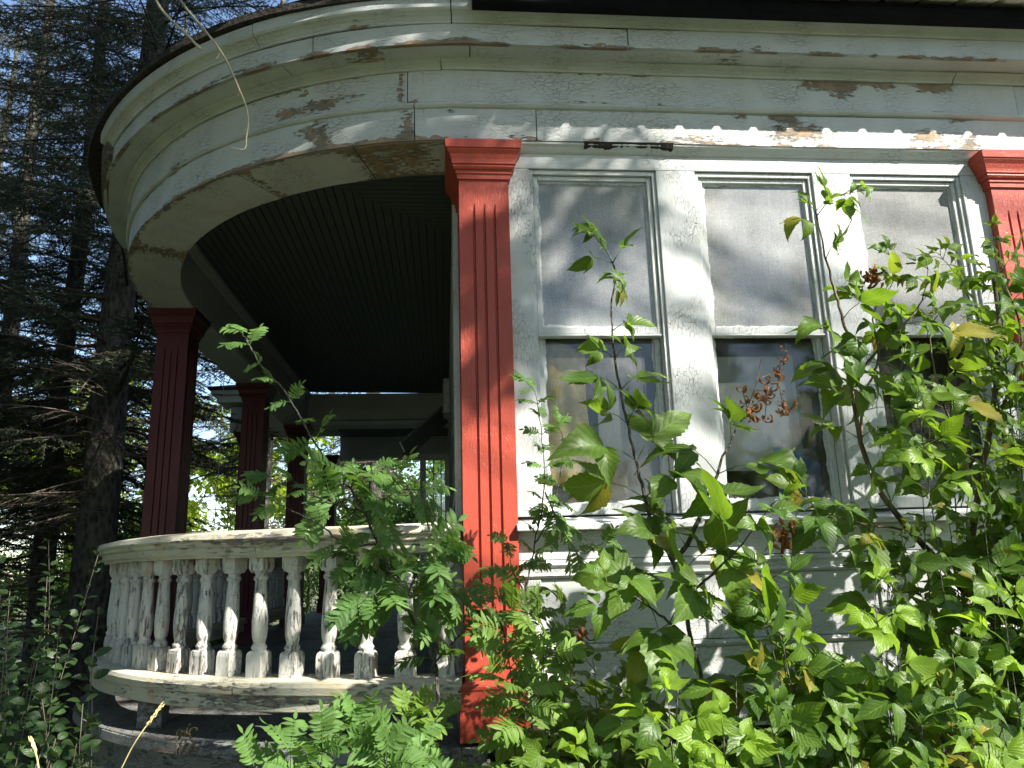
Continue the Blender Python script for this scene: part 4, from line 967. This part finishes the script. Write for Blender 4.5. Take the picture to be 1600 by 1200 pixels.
# ------------------------------------------------------------------ spruces
def branch_tpl(seed, L=2., dens=1., bare=False):
    r = np.random.default_rng(seed); Nd = []; Tw = []   # needles: (p, d, len)  twigs: (a, b, w)
    def pt(t): return np.array([t*L, .10*math.sin(t*2.6+seed)*L*.3, -.16*L*t*t+.05*L*t])
    nseg = 12
    for i in range(nseg): Tw.append((pt(i/nseg), pt((i+1)/nseg), .016*(1-i/nseg)+.003))
    t = .10
    while t < 1:
        for s_ in (-1, 1):
            if r.random() < (.25 if not bare else .45): continue
            p = pt(t); l = (.46*(1-t)**.6+.10)*L*.42*r.uniform(.6, 1.15); a = r.uniform(.75, 1.15)
            d = np.array([math.cos(a), s_*math.sin(a), r.uniform(-.45, .05)]); d /= np.linalg.norm(d)
            q = p.copy(); k = max(2, int(l/.12)); ax = [p]
            for j in range(k): d = d+np.array([.03, 0, -.06 if not bare else -.02])+r.normal(0, .07 if not bare else .14, 3); d /= np.linalg.norm(d); q = q+d*l/k; ax.append(q.copy())
            subs = [(ax, .0035)]
            for j in range(1, k):
                for s2 in (-1, 1):
                    if r.random() < .75:
                        dd = (ax[j+1]-ax[j]); dd = dd/np.linalg.norm(dd); side = np.cross(dd, [0, 0, 1.]); e = dd*.6+side*s2*.8+np.array([0, 0, r.uniform(-.4, .1)]); e /= np.linalg.norm(e)
                        ll = l*.35*(1-.6*j/k)*r.uniform(.6, 1.2); subs.append(([ax[j], ax[j]+e*ll*.5+r.normal(0, .01, 3), ax[j]+e*ll+r.normal(0, .015, 3)-np.array([0, 0, .1*ll])], .002))
            for A, w_ in subs:
                for j in range(len(A)-1):
                    Tw.append((A[j], A[j+1], w_))
                    if bare: continue
                    seg = A[j+1]-A[j]; ln = np.linalg.norm(seg); nn = int(ln/.014*dens)+1
                    for h in range(nn):
                        b = A[j]+seg*r.random(); u = r.normal(0, 1, 3); u -= seg*np.dot(u, seg)/(ln*ln); u = u/np.linalg.norm(u)+seg/ln*.9; u[2] += .15
                        Nd.append((b, u/np.linalg.norm(u), r.uniform(.024, .042)))
        t += .032 if not bare else .06
    V = []; F = []
    for a, b, w_ in Tw:
        d = b-a; s1 = np.cross(d, [0.1, .2, 1.]); s1 /= np.linalg.norm(s1)+1e-9; s2 = np.cross(d, s1); s2 /= np.linalg.norm(s2)+1e-9; n = len(V)
        for q in (a, b):
            for an in (0, 2.09, 4.19): V.append(q+w_*(math.cos(an)*s1+math.sin(an)*s2))
        for k in range(3): F.append((n+k, n+(k+1) % 3, n+3+(k+1) % 3)); F.append((n+k, n+3+(k+1) % 3, n+3+k))
    TV, TF = np.array(V), np.array(F)
    if bare: return (TV, TF), None
    b = np.array([n_[0] for n_ in Nd]); d = np.array([n_[1] for n_ in Nd]); l = np.array([n_[2] for n_ in Nd])[:, None]
    s1 = np.cross(d, r.normal(0, 1, (len(d), 3))); s1 /= np.linalg.norm(s1, axis=1)[:, None]
    V = np.stack([b-s1*.0036, b+s1*.0036, b+d*l], 1).reshape(-1, 3); F = np.arange(len(V)).reshape(-1, 3)
    return (TV, TF), (V, F)
TPL = [branch_tpl(i, dens=1.5) for i in range(4)]; TPLB = [branch_tpl(20+i, bare=True) for i in range(3)]
print('needles per branch', [len(t[1][1]) for t in TPL], [len(t[0][1]) for t in TPL])
def spruce(x, y, h, r0, label, z_live=2.2, lean=(0, 0), zmax=99, nb=60, Lmax=2.6, zbare=.6, seed=0, cat='spruce', group=None, skip=None):
    r = np.random.default_rng(seed); root = empty('spruce_tree', (x, y, 0), label, cat, group)
    ax = lambda z: np.array([x+lean[0]*z+.03*math.sin(z*.9+seed), y+lean[1]*z, z])
    Z = np.linspace(-.1, h, 26); n = 18; V = []; F = []
    for i, z in enumerate(Z):
        rr = r0*(1-z/h)**.8+.01+(.35*r0*math.exp(-z/.25)); c = ax(z)
        for k in range(n):
            a = 2*math.pi*k/n; q = rr*(1+.06*math.sin(a*5+z*2)+.04*r.normal()); V.append((c[0]+q*math.cos(a), c[1]+q*math.sin(a), z))
    for i in range(len(Z)-1):
        for k in range(n): F.append((i*n+k, i*n+(k+1) % n, (i+1)*n+(k+1) % n, (i+1)*n+k))
    mesh_np('trunk', V, F, M['spruce_bark'], root, True)
    parts = {'twigs': [], 'needles': [], 'dead_branches': []}
    def put(tpl, key, p, az, pitch, sc):
        V, F = tpl; ca, sa = math.cos(az), math.sin(az); cp, sp = math.cos(pitch), math.sin(pitch)
        A = np.array([[ca*cp, -sa, -ca*sp], [sa*cp, ca, -sa*sp], [sp, 0, cp]]); W = (V*sc)@A.T+p
        parts[key].append((W, F))
    for i in range(nb):
        z = z_live+(min(h-.3, zmax)-z_live)*((i+r.random())/nb); az = r.random()*6.283; f = (z/h)
        if skip and skip(ax(z), az): continue
        L = Lmax*(1-f)**.7*r.uniform(.75, 1.1)/2.; p = ax(z); t = TPL[r.integers(len(TPL))]; pi = r.uniform(-.25, .15)
        put(t[0], 'twigs', p, az, pi, L); put(t[1], 'needles', p, az, pi, L)
    for i in range(int(nb*.5)):
        z = zbare+(z_live+1.2-zbare)*r.random(); az = r.random()*6.283
        if skip and skip(ax(z), az): continue
        t = TPLB[r.integers(len(TPLB))]; put(t[0], 'dead_branches', ax(z), az, r.uniform(-.3, .1), r.uniform(.35, .75)*Lmax/2.4)
    for k, m_ in (('twigs', 'twig_dark'), ('needles', 'needle'), ('dead_branches', 'twig')):
        if not parts[k]: continue
        VV = np.concatenate([a for a, b in parts[k]]); off = np.cumsum([0]+[len(a) for a, b in parts[k][:-1]]); FF = np.concatenate([b+o for (a, b), o in zip(parts[k], off)])
        at_ = None
        if k == 'needles': at_ = {'tint': np.repeat(r.random(len(VV)//3), 3)}
        mesh_np(k, VV, FF, M[m_], root, False, None, at_)
    return root
M['twig_dark'] = simple('dark_twig', (.06, .045, .032), .9)
hs = lambda lim: (lambda p, az: p[0]+1.8*math.cos(az) > lim and p[2] < 4.6)
spruce(-3.42, 5.0, 15, .19, 'nearest spruce, its flaky trunk rising beside the rounded cornice', z_live=2.6, lean=(.02, 0), zmax=9.5, nb=170, Lmax=3.0, seed=1, skip=lambda p, az: math.cos(az) > .55 and p[2] < 4.8)
spruce(-5.9, 4.2, 14, .15, 'spruce at the far left edge with low drooping boughs', z_live=1.5, zmax=9, nb=150, Lmax=2.8, seed=2)
spruce(-6.6, 8.9, 16, .15, 'spruce standing behind and left of the nearest one', z_live=2.8, zmax=11, nb=140, Lmax=2.9, seed=3)
spruce(-3.45, 12., 17, .17, 'spruce whose grey trunk shows between the red porch columns', z_live=3.5, zmax=11, nb=90, Lmax=3.0, seed=4)
spruce(-8.6, 7.5, 15, .16, 'slender spruce farthest to the left in the background', z_live=2.9, zmax=10, nb=140, Lmax=3.2, seed=5)
spruce(-4.6, 6.6, 15, .12, 'thin spruce close behind the nearest one', z_live=1.8, zmax=9, nb=130, Lmax=2.4, seed=8)
spruce(-9.5, 13., 15, .16, 'spruce at the far left in the second row', z_live=3.6, zmax=12, nb=130, Lmax=3.4, seed=9)
spruce(-6.2, 14., 16, .16, 'spruce in the second row, between the trunks', z_live=3.6, zmax=13, nb=130, Lmax=3.4, seed=10)
spruce(-1.6, 15., 18, .17, 'spruce behind the porch roof, its top over the cornice', z_live=3.0, zmax=16, nb=90, Lmax=3.2, seed=6)

# ------------------------------------------------------------------ broadleaf trees
def broad(name, x, y, h, cr, label, mat, nleaf, lsz, z0, r0=.12, nclump=60, cat='tree', group=None, seed=0, gaps=.55, core=(0, 0, 0)):
    r = np.random.default_rng(seed); root = empty(name, (x, y, 0), label, cat, group); zc = (h+z0)/2; rz = (h-z0)/2
    tb = MB(); tb.tube([(x, y, -.1), (x+.05, y, h*.35), (x-.05, y+.05, h*.7), (x, y, h*.92)], [r0*1.2, r0, r0*.6, r0*.2], 10)
    C = []
    for _ in range(nclump):
        u = r.normal(0, 1, 3); u /= np.linalg.norm(u); q = r.random()**.45
        c = np.array([x+u[0]*cr*q, y+u[1]*cr*q, zc+u[2]*rz*q]); C.append(c)
        s0 = np.array([x, y, max(z0*.6, c[2]-.5*rz*r.random()-.4)]); tb.tube([s0, (s0+c)/2+r.normal(0, .1, 3), c], [r0*.22, r0*.12, .006], 5)
    tb.build('trunk', M['brown_trunk'], root, smooth=True)
    C = np.array(C); rad = r.uniform(.35, 1., len(C))*cr*gaps*.55
    idx = r.integers(0, len(C), nleaf); d = r.normal(0, 1, (nleaf, 3)); d /= np.linalg.norm(d, axis=1)[:, None]
    P = C[idx]+d*(rad[idx]*r.random(nleaf)**.5)[:, None]*np.array([1, 1, .7])
    f = r.normal(0, 1, (nleaf, 3)); f[:, 2] -= .5; f /= np.linalg.norm(f, axis=1)[:, None]; n = r.normal(0, 1, (nleaf, 3)); n[:, 2] += .8; s1 = np.cross(f, n); s1 /= np.linalg.norm(s1, axis=1)[:, None]; n = np.cross(s1, f)
    sz = lsz*r.uniform(.7, 1.3, nleaf)[:, None]
    V = np.stack([P, P+f*sz*.45+s1*sz*.32+n*sz*.06, P+f*sz, P+f*sz*.45-s1*sz*.32+n*sz*.06], 1).reshape(-1, 3); F = np.arange(len(V)).reshape(-1, 4)
    uv = np.tile(np.array([(.0, 0), (1, .45), (.0, 1), (-1, .45)]), (nleaf, 1)); t = np.clip(np.repeat(r.random(len(C))[idx]*.6+r.random(nleaf)*.4, 4), 0, 1)
    mesh_np('crown', V, F, M[mat], root, False, uv, {'tint': t}); return root
far = [(-15, 17, 8.5, 3.6, 0), (-10.5, 20, 8, 3.4, 1), (-20, 22, 10, 4, 2), (-6.5, 23, 7.5, 3.2, 3), (-2.6, 24, 7, 3.2, 4), (1.5, 26, 8, 3.5, 5)]
lbs = ['sunlit yellow-green tree glowing through the lower spruce boughs', 'bright tree behind the spruces, second from the left', 'tall bright tree at the far left background', 'autumn-tinted bright tree seen between spruce trunk and porch', 'bright tree seen between the porch columns', 'bright tree beyond the far end of the porch']
for (x, y, h, cr, i), lb in zip(far, lbs): broad('broadleaf_tree', x, y, h, cr, lb, 'far_leaf' if i < 3 else 'shade_leaf' if i > 3 else 'far_leaf', 14000, .17, .4, seed=30+i, nclump=70)
for i, (x, y, h, cr, lb) in enumerate(((-4.3, 3.0, 1.9, .9, 'dark bush at the foot of the nearest spruce'), (-3.3, 1.9, 1.45, .75, 'dark low bush touching the porch floor'), (-5.6, 2.2, 2.0, 1.0, 'dark bush at the left edge behind the shrubs'), (-2.9, 7.9, 1.8, .8, 'dark bush beneath the back porch wing'), (-1.2, 13.5, 2.9, 1.5, 'dark bush closing the far end of the porch'), (-4.6, 9.5, 2.6, 1.4, 'dark bush behind the porch wing'), (.6, 15.5, 3.4, 1.9, 'dark bush far beyond the glass door'), (-9.5, 8.5, 1.5, 1.6, 'low dark bush in the far left background'), (-12.5, 13, 3.2, 2.6, 'bush closing the gap at the left edge'), (-8.8, 15, 2.6, 2.2, 'bush low behind the spruce trunks'), (-3.4, 17, 3.2, 2., 'dark bush in line with the porch columns'))):
    broad('dark_bush', x, y, h, cr, lb, 'shade_leaf', 9000, .075, .1, r0=.03, nclump=50, cat='bush', seed=50+i, gaps=.7)
# the tall trees on the sunny side, whose crowns dapple the house and shade the spruces
broad('shade_tree', 3.7, -6.6, 19, 3.1, 'tall tree beyond the right of the picture whose crown dapples the windows', 'shade_leaf', 20000, .13, 9.6, r0=.14, nclump=80, seed=70, gaps=.30)
broad('shade_tree', 1.2, -9.5, 21, 3.6, 'tall tree behind the viewer whose crown shades the rounded cornice', 'shade_leaf', 26000, .22, 6.5, r0=.22, nclump=110, seed=71, gaps=.5)

for (x, y, h, cr, sd, lb) in ((-7.5, -2.5, 13, 3.4, 80, 'tall dense tree beyond the left edge of the picture'), (-4.5, -8, 14, 3.6, 81, 'tall dense tree behind the viewer on the left'), (-11, 2, 13, 3.6, 82, 'dense tree far beyond the left edge'), (9.5, -9.5, 9, 3.4, 83, 'lower dense tree far to the right behind the viewer')):
    broad('surrounding_tree', x, y, h, cr, lb, 'shade_leaf', 9000, .36, .6, r0=.2, nclump=80, seed=sd, gaps=.6)

# unseen leaf clumps, added along sun rays to dapple pilaster, windows, rail and shrubs
def dapple_tree(name, x, y, label, targets, seed):
    r = np.random.default_rng(seed); root = empty(name, (x, y, 0), label, 'tree'); tb = MB(); pts = []; sv = np.array(sunv)
    cs = [np.array(c)+sv*t for c, t, _, _ in targets]; zt_ = max(c[2] for c in cs)
    tb.tube([(x, y, -.1), (x+.1, y, zt_*.4), (x, y+.1, zt_*.8), (x, y, zt_+.4)], [.13, .11, .07, .02], 10)
    P = []
    for c, (a, t, rad, n) in zip(cs, targets):
        s0 = np.array([x, y, c[2]-.6]); mid = (s0+c)/2+r.normal(0, .12, 3); tb.tube([s0, mid, c], [.02, .012, .004], 5)
        for _ in range(3):
            e = c+r.normal(0, rad*.8, 3); tb.tube([mid*.3+c*.7, (c+e)/2, e], [.006, .004, .002], 4)
        P.append(c+r.normal(0, 1, (n, 3))*rad*np.array([.62, .62, .5]))
    tb.build('trunk', M['brown_trunk'], root, smooth=True)
    P = np.concatenate(P); n = len(P); f = r.normal(0, 1, (n, 3)); f[:, 2] -= .6; f /= np.linalg.norm(f, axis=1)[:, None]; nn = r.normal(0, 1, (n, 3)); nn[:, 2] += .8; s1 = np.cross(f, nn); s1 /= np.linalg.norm(s1, axis=1)[:, None]
    sz = r.uniform(.06, .11, n)[:, None]; V = np.stack([P, P+f*sz*.45+s1*sz*.32, P+f*sz, P+f*sz*.45-s1*sz*.32], 1).reshape(-1, 3); F = np.arange(len(V)).reshape(-1, 4)
    mesh_np('crown', V, F, M['shade_leaf'], root, False, np.tile(np.array([(.0, 0), (1, .45), (.0, 1), (-1, .45)]), (n, 1)), {'tint': np.repeat(r.random(n), 4)})
rt_ = np.random.default_rng(5)
TG = []
for _ in range(27):
    X_ = rt_.uniform(-1.3, 1.35); Z_ = rt_.uniform(1.9, 3.45)
    if X_ > .55 and Z_ < 2.75: continue
    TG.append(((X_, 0, Z_), rt_.uniform(5.5, 8.5), rt_.uniform(.09, .18), 55))
for _ in range(16): TG.append(((rt_.uniform(-2.8, -1.7), rt_.uniform(-.8, .6), rt_.uniform(.2, 1.7)), rt_.uniform(7, 10), .3, 260))
for _ in range(9): TG.append(((rt_.uniform(-.05, .45), 0, rt_.uniform(2.3, 3.3)), rt_.uniform(5.5, 8), rt_.uniform(.07, .13), 50))
for _ in range(7): TG.append(((rt_.uniform(-1.2, .2), 0, rt_.uniform(.9, 1.7)), rt_.uniform(5, 8), .09, 40))
dapple_tree('shade_tree', 8.2, -4.4, 'unseen tree added with leaf clumps placed to dapple the red pilaster and first window', TG, 6)

for (x, y, h, cr, z0, sd, lb) in ((10.4, -6.7, 26, 4.0, 15.5, 90, 'very tall tree far right behind the viewer, shading the spruces'), (4.2, -8.8, 26, 3.6, 13.5, 91, 'very tall tree behind the viewer, shading the woods at left'), (-.5, -9.5, 22, 3.6, 8, 92, 'tall tree behind the viewer on the left, shading the shrubs')):
    broad('surrounding_tree', x, y, h, cr, lb, 'shade_leaf', 16000, .27, z0, r0=.2, nclump=90, seed=sd, gaps=.6)
